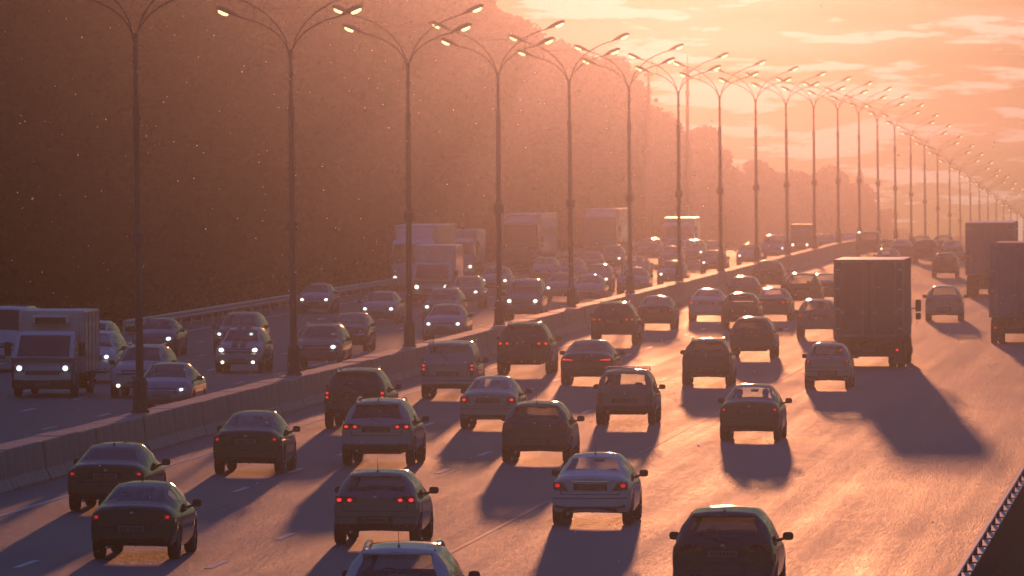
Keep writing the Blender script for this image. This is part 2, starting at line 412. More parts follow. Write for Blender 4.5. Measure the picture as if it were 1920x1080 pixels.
y0 = 186 + 285 * BL
while y0 < 1500:
    y1 = y0 + 16
    for a, b in ((prof[i], prof[i + 1]) for i in range(len(prof) - 1)):
        mb.add([(a[0], y0 - 190, zg(y0) - zg(190) + a[1]), (b[0], y0 - 190, zg(y0) - zg(190) + b[1]), (b[0], y1 - 190, zg(y1) - zg(190) + b[1]), (a[0], y1 - 190, zg(y1) - zg(190) + a[1])], [(0, 1, 2, 3)])
    y0 = y1
o = mb.build('barrier_block', M['concrete'], bar); o['kind'] = 'stuff'

# ================================================================== LEFT GUARD RAIL AND KERB
gr = empty('guard_rail', (-46.4, 360, zg(360)), label='steel guard rail on posts running along the far left road edge below the forest', cat='guard rail')
wp = [(0.0, 0.44), (0.05, 0.50), (0.05, 0.55), (0.0, 0.60), (0.05, 0.66), (0.05, 0.72), (0.0, 0.78), (-0.02, 0.78), (-0.02, 0.44)]
mb = MB(); n = len(wp)
mb.add([(x, y, z) for y in (0, 4.0) for x, z in wp], [(i, (i + 1) % n, (i + 1) % n + n, i + n) for i in range(n)] + [tuple(range(n))[::-1], tuple(range(n, 2 * n))])
beam_me = mb.mesh('rail_beam', M['galv'])
mb = MB(); mb.box(-0.12, -0.03, -0.05, 0.05, -0.3, 0.76); mb.box(-0.03, 0.0, -0.06, 0.06, 0.5, 0.72); post_me = mb.mesh('post', M['galv'])
for k in range(150):
    y = 360 + 4 * k
    for nm, me in (('rail_beam', beam_me), ('post', post_me)):
        o = bpy.data.objects.new(nm, me); COL.objects.link(o); o.parent = gr
        o.location = (0, y - 360, zg(y) - zg(360)); o.rotation_euler = (math.atan(slope(y + 2)), 0, 0)
kb = MB(); kp = [(-46.95, -0.06), (-46.95, 0.14), (-47.15, 0.14), (-47.2, -0.3)]
ys_ = [y for y in YR if y <= 1300]
kb.add([(x, y, zg(y) + z) for y in ys_ for x, z in kp], [(j * 4 + i, j * 4 + i + 1, (j + 1) * 4 + i + 1, (j + 1) * 4 + i) for j in range(len(ys_) - 1) for i in range(3)])
tag(kb.build('kerb', M['kerb']), kind='structure')

# ================================================================== RIGHT PARAPET
pp = empty('parapet', (-4.42, 120, zg(120)), label='dark solid parapet with a bright top rail at the bottom right corner', cat='parapet')
PL = 3.1
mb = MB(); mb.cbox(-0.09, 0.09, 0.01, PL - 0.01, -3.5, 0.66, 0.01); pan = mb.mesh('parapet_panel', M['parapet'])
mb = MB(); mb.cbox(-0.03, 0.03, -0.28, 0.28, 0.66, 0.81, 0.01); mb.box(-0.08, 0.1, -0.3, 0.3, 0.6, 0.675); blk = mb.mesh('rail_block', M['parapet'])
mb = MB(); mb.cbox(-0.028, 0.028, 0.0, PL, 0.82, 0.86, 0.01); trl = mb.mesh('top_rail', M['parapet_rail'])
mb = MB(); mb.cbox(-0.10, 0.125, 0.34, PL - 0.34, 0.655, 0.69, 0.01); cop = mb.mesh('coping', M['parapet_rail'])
for k in range(60):
    y = 120 + k * PL
    for nm, me in (('parapet_panel', pan), ('rail_block', blk), ('top_rail', trl), ('coping', cop)):
        o = bpy.data.objects.new(nm, me); COL.objects.link(o); o.parent = pp
        o.location = (random.uniform(-.004, .004), y - 120, zg(y) - zg(120)); o.rotation_euler = (math.atan(G), 0, 0)

# ================================================================== STREET LAMPS
def street_lamp():
    r = empty('street_lamp', (0, 0, 0))
    kids = []
    mb = MB(); mb.tube([(0, 0, 0), (0, 0, .06), (0, 0, .09), (0, 0, .84), (0, 0, .92), (0, 0, .97)], [.25, .25, .205, .195, .16, .11], 12)
    kids.append((mb.build('pole_base', M['polebase'], r), []))
    mb = MB(); mb.tube([(0, 0, .9), (0, 0, 4.6)], [.108, .10], 12); kids.append((mb.build('lower_pole', M['pole'], r), []))
    mb = MB(); mb.tube([(0, 0, 4.45), (0, 0, 4.5), (0, 0, 4.8), (0, 0, 4.85)], [.13, .185, .185, .13], 12); mb.box(-.2, .2, -.05, .05, 4.55, 4.75)
    kids.append((mb.build('collar', M['polebase'], r), []))
    mb = MB(); mb.tube([(0, 0, 4.6), (0, 0, 8.1)], [.10, .09], 12); mb.tube([(0, 0, 7.95), (0, 0, 8.35)], [.105, .10], 12)
    mb.tube([(0, 0, 8.1), (0, 0, 10.15)], [.07, .058], 12); mb.tube([(0, 0, 9.35), (0, 0, 9.42)], [.1, .1], 12)
    kids.append((mb.build('upper_pole', M['pole'], r), []))
    for sx in (-1, 1):
        for (rx, rz, sy) in ((1.55, 1.28, -0.12), (1.95, 1.95, 0.12)):
            # quarter-ellipse arm that leaves the pole upright and ends nearly level
            pts = []
            for i in range(11):
                t = i / 10 * math.radians(72)
                pts.append((sx * (0.04 + rx * (1 - math.cos(t)) / (1 - math.cos(math.radians(72)))), sy * i / 10, 9.9 + rz * math.sin(t) / math.sin(math.radians(72))))
            mb = MB(); mb.tube(pts, 0.026, 6); arm = mb.build('lamp_arm', M['pole'], r, smooth=True)
            kids.append((arm, []))
            ex, ey, ez = pts[-1]; dx, dz = sx * .92, .38   # head axis
            hb = MB(); n = 10
            rings = [(-.08, .035, .035), (.03, .07, .06), (.20, .12, .11), (.48, .15, .135), (.68, .12, .11), (.78, .05, .05)]
            V = []
            for (t, a, b) in rings:
                for k in range(n):
                    an = 2 * math.pi * k / n; oy = a * math.cos(an); oz = b * math.sin(an) * (1 if math.sin(an) > 0 else .35)
                    V.append((ex + dx * t - dz * sx * oz * .9, ey + oy, ez + dz * t + oz * .92))
            hb.add(V, [(j * n + k, j * n + (k + 1) % n, (j + 1) * n + (k + 1) % n, (j + 1) * n + k) for j in range(len(rings) - 1) for k in range(n)])
            head = hb.build('lamp_head', M['lamphousing'], r, smooth=True)
            bb = MB(); V = []
            rings = [(.34, .02, .02), (.38, .09, .07), (.50, .11, .09), (.64, .09, .07), (.69, .02, .02)]
            for (t, a, b) in rings:
                for k in range(n):
                    an = 2 * math.pi * k / n; oy = a * math.cos(an); oz = b * math.sin(an) - .045
                    V.append((ex + dx * t - dz * sx * oz * .9, ey + oy, ez + dz * t + oz * .92))
            bb.add(V, [(j * n + k, j * n + (k + 1) % n, (j + 1) * n + (k + 1) % n, (j + 1) * n + k) for j in range(len(rings) - 1) for k in range(n)])
            bowl = bb.build('lamp_bowl', M['bowl'], head, smooth=True)
            kids.append((head, [bowl])) if True else None
    mb = MB(); mb.tube([(-1.15, .1, 11.45), (1.15, .1, 11.45)], 0.009, 4); kids.append((mb.build('tie_wire', M['pole'], r), []))
    for sx in (-1, 1):
        mb = MB(); mb.tube([(sx * 1.15, .1, 11.45), (sx * 1.1, -.1, 10.98)], 0.012, 4); kids.append((mb.build('arm_strut', M['pole'], r), []))
    return r, kids
lamp0, lkids = street_lamp()
ordn = ['nearest', 'second', 'third', 'fourth', 'fifth', 'sixth', 'seventh', 'eighth', 'ninth', 'tenth', 'eleventh', 'twelfth', 'thirteenth', 'fourteenth', 'fifteenth', 'sixteenth', 'seventeenth', 'eighteenth', 'nineteenth', 'twentieth']
for i in range(31):
    L_ = lamp0 if i == 0 else copy_tree(lamp0, lkids)
    y = 226.5 + 37.95 * i
    L_.location = (BX, y, zg(y) + 0.97)
    L_.rotation_euler = (random.uniform(-.003, .003), math.radians(-0.55 + random.uniform(-.25, .25)), random.uniform(-.03, .03))
    if i < 20:
        tag(L_, ['tall street lamp nearest the camera, at the left end of the median row' if i == 0 else
                 'twin-arm street lamp on the median barrier, %s of the receding row' % ordn[i]][0], 'street lamp', 'street lamps along the median barrier')
    else:
        tag(L_, 'tiny distant street lamp in the closely packed end of the median row beyond the crest', 'street lamp', 'street lamps along the median barrier')

# two taller masts in front of the trees
def mast(px, y, ztop, label, ball):
    x = x_at(px, y); r = empty('mast', (x, y, zg(y)), label=label, cat='mast')
    mb = MB(); mb.tube([(0, 0, -.5), (0, 0, ztop * .6), (0, 0, ztop)], [.24, .19, .13], 10); mb.build('pole', M['pole'], r)
    mb = MB(); mb.box(-.45, .45, -.12, .12, ztop - .5, ztop - .25); mb.box(-.2, .2, -.2, .2, ztop - 3.0, ztop - 2.4); mb.build('fitting', M['polebase'], r)
    if ball:
        mb = MB(); mb.tube([(0, 0, ztop - 2.7), (.7, 0, ztop - 2.7)], .04, 6); mb.build('side_arm', M['pole'], r)
        mb = MB(); mb.ell((.72, 0, ztop - 2.75), (.22, .22, .22)); mb.build('round_fitting', M['polebase'], r, smooth=True)
    else:
        mb = MB(); mb.tube([(0, 0, ztop), (0, 0, ztop + 1.2)], .04, 6); mb.build('spike', M['pole'], r)
mast(1216, 800, 17.3, 'tall mast with a round fitting on its side in front of the trees', True)
mast(1289, 850, 19.4, 'tall thin mast with a spike on top in front of the trees', False)

# ================================================================== FOREST
def leaf_mat(name, col):
    m = bpy.data.materials.new(name); m.use_nodes = True; t = m.node_tree; t.nodes.clear()
    o = t.nodes.new('ShaderNodeOutputMaterial'); d = t.nodes.new('ShaderNodeBsdfDiffuse'); tr = t.nodes.new('ShaderNodeBsdfTranslucent'); mx_ = t.nodes.new('ShaderNodeMixShader')
    nz = t.nodes.new('ShaderNodeTexNoise'); nz.inputs['Scale'].default_value = 0.7; tcn = t.nodes.new('ShaderNodeTexCoord'); t.links.new(tcn.outputs['Object'], nz.inputs[0])
    r = t.nodes.new('ShaderNodeMapRange'); r.inputs[3].default_value = .5; r.inputs[4].default_value = 1.5; t.links.new(nz.outputs[0], r.inputs[0])
    mu = t.nodes.new('ShaderNodeVectorMath'); mu.operation = 'SCALE'; mu.inputs[0].default_value = col; t.links.new(r.outputs[0], mu.inputs['Scale'])
    t.links.new(mu.outputs[0], d.inputs[0]); t.links.new(mu.outputs[0], tr.inputs[0]); mx_.inputs[0].default_value = .1
    t.links.new(d.outputs[0], mx_.inputs[1]); t.links.new(tr.outputs[0], mx_.inputs[2]); t.links.new(mx_.outputs[0], o.inputs[0]); return m
M['leaf'] = leaf_mat('broad leaves', (0.02, 0.026, 0.012)); M['needle'] = leaf_mat('conifer needles', (0.018, 0.026, 0.013))
M['bark'] = mat('bark', (0.03, 0.026, 0.022), 0.95, noise=0.3, nscale=6, spec=0.1)
def quads_mesh(name, centers, size, m, rg):
    n = len(centers); u = rg.normal(size=(n, 3)); u /= np.linalg.norm(u, axis=1)[:, None]
    a = rg.normal(size=(n, 3)); v = np.cross(u, a); v /= np.linalg.norm(v, axis=1)[:, None]
    s = size * rg.uniform(.6, 1.3, n)[:, None]
    P = np.stack([centers - u * s * .5 - v * s * .25, centers + u * s * .1 - v * s * .42, centers + u * s * .6, centers + u * s * .05 + v * s * .45], 1).reshape(-1, 3)
    me = bpy.data.meshes.new(name); me.vertices.add(4 * n); me.vertices.foreach_set('co', P.astype(np.float32).ravel())
    me.loops.add(4 * n); me.loops.foreach_set('vertex_index', np.arange(4 * n, dtype=np.int32))
    me.polygons.add(n); me.polygons.foreach_set('loop_start', np.arange(0, 4 * n, 4, dtype=np.int32)); me.polygons.foreach_set('loop_total', np.full(n, 4, dtype=np.int32))
    me.materials.append(m); me.update(calc_edges=True); return me
def crown_pts(kind, seed, n):
    rg = np.random.default_rng(seed)
    if kind == 'conifer':
        t = rg.uniform(0, 1, n) ** 0.7; z = 2.5 + 17.5 * t
        R = 3.1 * (1 - t) ** .8 * (0.75 + 0.25 * np.cos(t * 60)) + .12; a = rg.uniform(0, 2 * np.pi, n); r = R * np.sqrt(rg.uniform(.1, 1, n))
        return np.stack([r * np.cos(a), r * np.sin(a), z - .35 * r], 1), rg
    nl = 16; H = 20.0
    lc = []
    for i in range(nl):
        t = rg.uniform(0.12, .93); rad = 3.3 * math.sin(math.pi * min(max((t * .9 + .1), .1), .97)) ** .6
        a = rg.uniform(0, 2 * np.pi); rr = rad * rg.uniform(.2, .85)
        lc.append((rr * math.cos(a), rr * math.sin(a), 3.0 + t * (H - 4.5), rg.uniform(1.2, 2.1)))
    lc.append((0, 0, H - 2, 1.3)); lc = np.array(lc)
    k = rg.integers(0, len(lc), n); d = rg.normal(size=(n, 3)); d /= np.linalg.norm(d, axis=1)[:, None]
    rad = lc[k, 3] * rg.uniform(.35, 1.05, n) ** .6
    return lc[k, :3] + d * rad[:, None] * np.array([1, 1, .85]), rg
variants = []
for i, kd in enumerate(['broad', 'broad', 'broad', 'broad', 'broad', 'conifer', 'conifer']):
    pts, rg = crown_pts(kd, 100 + i, 8000)
    cm_ = quads_mesh('crown', pts, 0.40 if kd == 'broad' else 0.36, M['leaf'] if kd == 'broad' else M['needle'], rg)
    tb = MB(); lean = [rg.uniform(-.3, .3) for _ in range(4)]
    tp = [(0, 0, -.6), (lean[0] * .3, lean[1] * .3, 5), (lean[0], lean[1], 11), (lean[0] * .5, lean[1] * .5, 17)]
    tb.tube(tp, [.32, .24, .15, .04], 8)
    if kd == 'broad':
        for j in range(7):
            z = rg.uniform(4, 13); a = rg.uniform(0, 6.28); tb.tube([(0, 0, z), (1.2 * math.cos(a), 1.2 * math.sin(a), z + 1.1), (2.3 * math.cos(a), 2.3 * math.sin(a), z + 2.6)], [.1, .07, .02], 5)
    tm = tb.mesh('trunk', M['bark'])
    variants.append((cm_, tm, kd, pts))
def tree(x, y, h, v, label, group):
    cm_, tm, kd, _ = variants[v]
    r = empty('pine_tree' if kd == 'conifer' else 'tree', (x, y, zg(y)), (0, 0, random.uniform(0, 6.28)), label, 'tree', group)
    s = h / 20; wd = random.uniform(1.1, 1.55) if kd == 'broad' else random.uniform(.9, 1.2)
    r.scale = (s * wd, s * wd, s)
    for nm, me in (('crown', cm_), ('trunk', tm)):
        o = bpy.data.objects.new(nm, me); COL.objects.link(o); o.parent = r
def tree_h(y):
    return float(np.interp(y, [400, 700, 780, 900, 1000, 1100, 1350, 1500, 1800, 2400], [24, 22.5, 21.0, 19.8, 18.0, 17.3, 18.0, 18.5, 18, 17]))
FX = -63.0
y = 405.0; cnt = 0
while y < 1600:
    v = random.choice([0, 1, 2, 3, 4]) if (y < 1020 or random.random() < .45) else random.choice([5, 6])
    h = tree_h(y) * random.uniform(.86, 1.09)
    if y > 1400 and random.random() < .35: h *= 1.2
    tree(FX + random.uniform(-2.5, 2.5), y, h, v,
         ('spiky dark conifer in the far forest edge beyond the crest' if v > 4 else 'bushy broadleaf tree in the dark forest edge left of the motorway'), 'trees along the forest edge')
    y += random.uniform(6.5, 9.0) * (1 if y < 1100 else 1.35); cnt += 1
# the wood behind the first row: one mass
C = []; rg = np.random.default_rng(5)
for row, fx in enumerate((-70, -77, -85, -94)):
    y = 395 + rg.uniform(0, 5)
    while y < 1600:
        pts = variants[int(rg.integers(0, 5 if y < 1000 else 7))][3][:1500 if y < 1300 else 800]; a = rg.uniform(0, 6.28); s = tree_h(y) * rg.uniform(.88, 1.04) / 20
        ca, sa = math.cos(a), math.sin(a); q = pts * s * np.array([1.15, 1.15, 1])
        C.append(np.stack([q[:, 0] * ca - q[:, 1] * sa + fx + rg.uniform(-2, 2), q[:, 0] * sa + q[:, 1] * ca + y, q[:, 2] + zg(y)], 1))
        y += rg.uniform(7, 10)
C = np.concatenate(C); o = bpy.data.objects.new('forest', quads_mesh('forest', C, 0.85, M['leaf'], rg)); COL.objects.link(o); tag(o, kind='stuff', label='dense mass of trees behind the forest edge')
# undergrowth at the forest foot
n = 60000; yy = 380 + 1210 * rg.random(n) ** 1.5; zz = np.array([zg(a) for a in yy]) + rg.uniform(0, 1, n) ** 1.25 * 6.5
C = np.stack([rg.uniform(-74, -59, n), yy, zz], 1)
o = bpy.data.objects.new('undergrowth', quads_mesh('undergrowth', C, .8, M['leaf'], rg)); COL.objects.link(o); tag(o, kind='stuff', label='low bushes along the foot of the forest')
# far wood closing the view beyond the crest
n = 16000; xx = rg.uniform(-200, 90, n); top = 10 + 3 * np.sin(xx * .11) + 2 * np.sin(xx * .37 + 1)
C = np.stack([xx, rg.uniform(1610, 1680, n), zg(1650) + rg.uniform(0, 1, n) * top], 1)
o = bpy.data.objects.new('far_wood', quads_mesh('far_wood', C, 2.4, M['leaf'], rg)); COL.objects.link(o); tag(o, kind='stuff', label='low far-off wood beyond the crest of the road')
# grass on the two verges
n = 30000; side = rg.random(n) < .55
xx = np.where(side, rg.uniform(-4.1, 3.5, n), rg.uniform(-60, -47.8, n)); yy = np.where(side, rg.uniform(120, 300, n), rg.uniform(380, 800, n))
zz = np.array([zg(b) + cross(a, b) for a, b in zip(xx, yy)]) + .05
o = bpy.data.objects.new('grass', quads_mesh('grass', np.stack([xx, yy, zz], 1), .28, M['leaf'], rg)); COL.objects.link(o); tag(o, kind='stuff', label='rough grass on the verges')

# ================================================================== CARS
KIND = {
 'sedan': dict(L=4.45, W=1.73, H=1.45, top=[(0, .97), (.05, 1.02), (.3, 1.06), (.72, 1.075), (1.35, 1.36), (1.75, 1.43), (2.3, 1.45), (2.75, 1.40), (3.5, 1.01), (4.05, .90), (4.35, .76), (4.45, .64)],
    belt=[(0, .92), (1.0, .93), (3.4, .90), (4.1, .80), (4.45, .58)], rw=(.78, 1.42), ws=(2.72, 3.48), sw=(1.18, 3.2), bp=(2.18, 1.62), roof=.56, lz=(.93, .76), plate=.80, zb=.27, wb=(.92, 3.55), R=.31),
 'hatch': dict(L=4.05, W=1.72, H=1.50, top=[(0, .96), (.04, 1.02), (.1, 1.07), (.40, 1.38), (.55, 1.45), (1.3, 1.5), (1.9, 1.49), (2.3, 1.42), (3.05, 1.06), (3.6, .95), (3.95, .78), (4.05, .64)],
    belt=[(0, .98), (.3, .98), (3.0, .93), (3.7, .82), (4.05, .58)], rw=(.12, .46), ws=(2.28, 3.02), sw=(.6, 2.8), bp=(1.72, .95), roof=.58, lz=(1.0, .84), plate=.52, zb=.29, wb=(.74, 3.25), R=.31),
 'suv': dict(L=4.6, W=1.83, H=1.68, top=[(0, 1.04), (.05, 1.12), (.12, 1.18), (.42, 1.54), (.55, 1.62), (1.4, 1.68), (2.1, 1.67), (2.6, 1.58), (3.3, 1.16), (4.0, 1.06), (4.45, .90), (4.6, .72)],
    belt=[(0, 1.06), (.3, 1.08), (3.2, 1.02), (4.2, .92), (4.6, .66)], rw=(.14, .48), ws=(2.56, 3.28), sw=(.62, 3.0), bp=(1.95, 1.08), roof=.61, lz=(1.08, .93), plate=.93, zb=.42, wb=(.88, 3.55), R=.36),
 'boxy': dict(L=3.9, W=1.70, H=1.68, top=[(0, .98), (.03, 1.08), (.07, 1.14), (.22, 1.50), (.30, 1.58), (1.2, 1.64), (2.0, 1.62), (2.2, 1.54), (2.65, 1.10), (3.4, 1.03), (3.8, .95), (3.9, .80)],
    belt=[(0, 1.02), (2.6, 1.0), (3.5, .92), (3.9, .70)], rw=(.09, .25), ws=(2.17, 2.62), sw=(.42, 2.4), bp=(1.5, .7), roof=.63, lz=(.95, .72), plate=.72, zb=.42, wb=(.72, 2.95), R=.34),
 'mpv': dict(L=4.5, W=1.80, H=1.82, top=[(0, 1.08), (.04, 1.16), (.08, 1.22), (.24, 1.62), (.36, 1.74), (1.5, 1.81), (2.4, 1.79), (2.8, 1.68), (3.6, 1.18), (4.1, 1.04), (4.4, .88), (4.5, .70)],
    belt=[(0, 1.10), (3.3, 1.05), (4.1, .92), (4.5, .64)], rw=(.1, .30), ws=(2.76, 3.56), sw=(.5, 3.2), bp=(1.95, 1.05), roof=.70, lz=(1.12, .86), plate=.78, zb=.32, wb=(.8, 3.5), R=.33),
 'van': dict(L=5.3, W=1.98, H=2.15, top=[(0, 1.2), (.03, 1.3), (.06, 1.36), (.14, 1.95), (.25, 2.08), (1.5, 2.15), (3.7, 2.12), (4.0, 2.0), (4.7, 1.32), (5.0, 1.15), (5.2, .95), (5.3, .75)],
    belt=[(0, 1.2), (4.3, 1.15), (4.9, 1.0), (5.3, .68)], rw=(.07, .17), ws=(3.96, 4.66), sw=(.7, 4.4), bp=(3.2, 1.9), roof=.83, lz=(1.15, .8), plate=.8, zb=.35, wb=(1.0, 4.3), R=.35),
}
def gsmooth(cp, L, sig=.035):
    xs = np.arange(0, L + .0051, .01); zz = np.interp(xs, [a for a, _ in cp], [b for _, b in cp])
    k = np.exp(-.5 * (np.arange(-20, 21) * .01 / sig) ** 2); k /= k.sum()
    p = np.concatenate([2 * zz[0] - zz[20:0:-1], zz, 2 * zz[-1] - zz[-2:-22:-1]])
    s = np.convolve(p, k, 'valid'); s[0] = zz[0]; s[-1] = zz[-1]
    return xs, s
GLASSES = {'c': 'glass_clear', 'm': 'glass_mid', 'd': 'glass_dark'}
def ytail(x, z, W2): return float(np.interp(z, [.2, .36, .56, .62, .8, 1.0, 1.2], [.07, .0, .0, .03, .055, .085, .10])) + .15 * min(abs(x) / W2, 1) ** 4
def ynose(x, z, W2): return float(np.interp(z, [.2, .36, .52, .66, .9, 1.1], [.08, .0, .0, .04, .13, .2])) + .22 * min(abs(x) / W2, 1) ** 3

def wheel_meshes():
    out_ = {}
    for R in (.31, .33, .34, .35, .36, .48):
        wd = .105 if R < .4 else .14
        t = MB(); t.lathe_x([(-wd, R * .62), (-wd, R * .90), (-wd * .8, R * .985), (-wd * .3, R), (wd * .3, R), (wd * .8, R * .985), (wd, R * .90), (wd, R * .62), (-wd, R * .62)], 22)
        tm = t.mesh('tyre', M['tyre'], True, 35)
        r_ = MB(); r_.lathe_x([(wd * .8, R * .63), (wd * .45, R * .58), (wd * .35, R * .2), (wd * .5, .06), (wd * .5, .001)], 22)
        for k in range(5):
            a = 2 * math.pi * k / 5
            r_.tube([(wd * .6, .05 * math.cos(a), .05 * math.sin(a)), (wd * .75, R * .6 * math.cos(a), R * .6 * math.sin(a))], [.03, .025], 5)
        r_.lathe_x([(-wd * .6, R * .63), (-wd * .5, .05), (-wd * .5, .001)], 14)
        out_[R] = (tm, r_.mesh('rim', M['rim'], True, 40))
    return out_
WH = wheel_meshes()
def add_wheel(parent, x, y, R, side, double=False):
    tm, rm = WH[R]
    o = bpy.data.objects.new('wheel', tm); COL.objects.link(o); o.parent = parent; o.location = (x, y, R - .005)
    if side < 0: o.rotation_euler = (0, 0, math.pi)
    r = bpy.data.objects.new('rim', rm); COL.objects.link(r); r.parent = o
    return o

def car(spec):
    k = KIND[spec['kind']]; L, W, H = k['L'], k['W'], k['H']
    sL = spec.get('L', L) / L; sW = spec.get('W', W) / W; sH = spec.get('H', H) / H
    lod = spec.get('lod', 0); W2 = W / 2
    root = empty(spec.get('name', 'car'), (0, 0, 0), label=spec['label'], cat=spec.get('cat', 'car'), group=spec['group'])
    paint = M['paint_' + spec['color']]; glass = M[GLASSES[spec.get('glass', 'm')]]
    rglass = M[GLASSES[spec.get('rglass', spec.get('glass', 'm'))]]
    xs, tz = gsmooth(k['top'], L); bxs, bz = gsmooth(k['belt'], L)
    R = k['R']; wr, wf = k['wb']; rA = R + .055
    def ring(s):
        zt = float(np.interp(s, xs, tz)); bl = min(float(np.interp(s, bxs, bz)), zt - .05)
        wmul = np.interp(s, [0, .12, .5, 1.2, L - 1.2, L - .5, L - .1, L], [.945, .965, .99, 1, 1, .98, .90, .86])
        w_ = W2 * wmul
        zb = float(np.interp(s, [0, .45, .7, L - .7, L - .4, L], [k['zb'], k['zb'] - .02, k['zb'] - .07, k['zb'] - .07, k['zb'] - .06, k['zb'] - .03]))
        f = min(max((zt - bl - .06) / .34, 0), 1)
        xr = (w_ - .10) * (1 - f) + k['roof'] * (W2 / (W / 2)) * f
        z4 = zb + .52 * (bl - zb)
        P = [(0, zb + .04), (.74 * w_, zb + .02), (.92 * w_, zb + .025), (.976 * w_, zb + .15), (w_, z4), (w_ * .998, bl - .15), (w_ * .978, bl - .045), (w_ * .945, bl)]
        a = P[7]; b = (xr, zt - .055)
        for t in (.33, .66, 1.0): P.append((a[0] + (b[0] - a[0]) * t + .05 * math.sin(math.pi * t * .9) * f, a[1] + (b[1] - a[1]) * t))
        P[10] = (xr + .012 * f, zt - .075 + .02 * (1 - f)); P += [(xr - .05, zt - .026), (xr * .90 - .02, zt - .004), (xr * .45, zt + .024), (0, zt + .034)]
        for c in (wr, wf):
            if abs(s - c) < rA:
                az = R + math.sqrt(rA * rA - (s - c) ** 2) - .0
                for i in range(1, 6):
                    if P[i][1] < az: P[i] = (P[i][0] if i > 1 else P[i][0], az - .012 * (5 - i) * 0)
                P[0] = (0, max(P[0][1], .0))
        return P
    S = set(np.linspace(0, L, 12 if lod else 22).round(3)) | {.04, .09, .16, .24, .34, .45, .58} | {round(L - a, 3) for a in (.05, .12, .22, .35)}
    S |= set(k['rw']) | set(k['ws']) | set(k['sw'])
    for p in k['bp']: S |= {round(p - .05, 3), round(p + .05, 3)}
    S |= {k['sw'][0] + .12, k['sw'][1] - .1}
    for c in (wr, wf):
        for t in ((-1, -.6, 0, .6, 1) if lod else (-1, -.92, -.7, -.4, 0, .4, .7, .92, 1)): S.add(round(c + t * rA, 3))
    S = sorted(a for a in S if 0 <= a <= L)
    S2 = [S[0]]
    for a in S[1:]:
        if a - S2[-1] > .018: S2.append(a)
    if S2[-1] < L: S2[-1] = L
    S = S2; n = 15
    rings = []
    for s in S:
        P = ring(s); row = []
        for (x, z) in P:
            y_ = s
            if s < .6: y_ += ytail(x, z, W2) * (1 - s / .6)
            if s > L - .8: y_ -= ynose(x, z, W2) * (1 - (L - s) / .8)
            row.append((x, y_, z))
        full = row + [(-x, y_, z) for (x, y_, z) in row[-2:0:-1]]   # 15 + 13 = 28 around
        rings.append(full)
    m_ = len(rings[0]); V = [p for r_ in rings for p in r_]
    parts = {'body': [], 'chassis': [], 'rear_window': [], 'windshield': [], 'side_window': {}}
    def inn(a, b, rg_): return a >= rg_[0] - .002 and b <= rg_[1] + .002
    for j in range(len(S) - 1):
        a, b = S[j], S[j + 1]; mid = (a + b) / 2
        for i in range(m_):
            i2 = (i + 1) % m_; q = (j * m_ + i, (j + 1) * m_ + i, (j + 1) * m_ + i2, j * m_ + i2)
            lo = min(i if i <= 14 else 28 - i, i2 if i2 <= 14 else 28 - i2); left = i >= 14
            if lo >= 12 and inn(a, b, k['rw']): parts['rear_window'].append(q)
            elif lo >= 12 and inn(a, b, k['ws']): parts['windshield'].append(q)
            elif 7 <= lo <= 9 and inn(a, b, (k['sw'][0], k['sw'][1])) and not any(abs(mid - p) < .05 for p in k['bp']):
                seg = sum(mid > p for p in sorted(k['bp'])); parts['side_window'].setdefault((left, seg), []).append(q)
            elif lo < 2: parts['chassis'].append(q)
            else: parts['body'].append(q)
    # end caps as curved grids
    capV = []; capF = {'rear_bumper': [], 'front_bumper': [], 'body': []}
    for end in (0, 1):
        P = ring(0 if end == 0 else L); base = len(V); nx = 10
        fn = ytail if end == 0 else ynose
        rows = list(range(1, 14))
        for i in rows:
            x_, z_ = P[i]
            for c in range(nx + 1):
                u = -1 + 2 * c / nx; x = x_ * u; yy_ = fn(x, z_, W2); V.append((x, yy_ if end == 0 else L - yy_, z_ + (.012 * (1 - abs(u)) if i > 11 else 0)))
        for r_ in range(len(rows) - 1):
            for c in range(nx):
                q = (base + r_ * (nx + 1) + c, base + r_ * (nx + 1) + c + 1, base + (r_ + 1) * (nx + 1) + c + 1, base + (r_ + 1) * (nx + 1) + c)
                if end: q = q[::-1]
                if rows[r_] < 3: capF['rear_bumper' if end == 0 else 'front_bumper'].append(q)
                else: capF['body'].append(q)
    def sub(name, faces, m__, sm=True, inset=0.0):
        if not faces: return None
        used = sorted({i for q in faces for i in q}); mp = {u: i for i, u in enumerate(used)}
        mb = MB(); mb.add([V[u] for u in used], [tuple(mp[i] for i in q) for q in faces])
        mb.scale(sW, sL, sH)
        o = mb.build(name, m__, root, sm, 50); return o
    body = sub('body', parts['body'] + capF['body'], paint)
    lowm = M['plastic'] if spec.get('darkbumper') else paint
    sub('rear_bumper', capF['rear_bumper'], lowm); sub('front_bumper', capF['front_bumper'], lowm)
    sub('chassis', parts['chassis'], M['plastic'])
    sub('rear_window', parts['rear_window'], rglass); sub('windshield', parts['windshield'], M['glass_clear'] if spec.get('glass', 'm') != 'd' else glass)
    if not spec.get('panelvan'):
        for kk, fs in parts['side_window'].items(): sub('side_window', fs, rglass)
    else: sub('side_panel', [q for fs in parts['side_window'].values() for q in fs], paint)
    def B(mb, name, m__, parent=root, smooth=False, angle=40):
        mb.scale(sW, sL, sH); return mb.build(name, m__, parent, smooth, angle)
    hw = W2 * .945
    lz1, lz0 = k['lz']; st = spec.get('lamp', 'block'); hi = spec.get('brake', False)
    yt = lambda x, z: ytail(x, z, W2) - .022
    yb = lambda x, z: ytail(x, z, W2) + .03
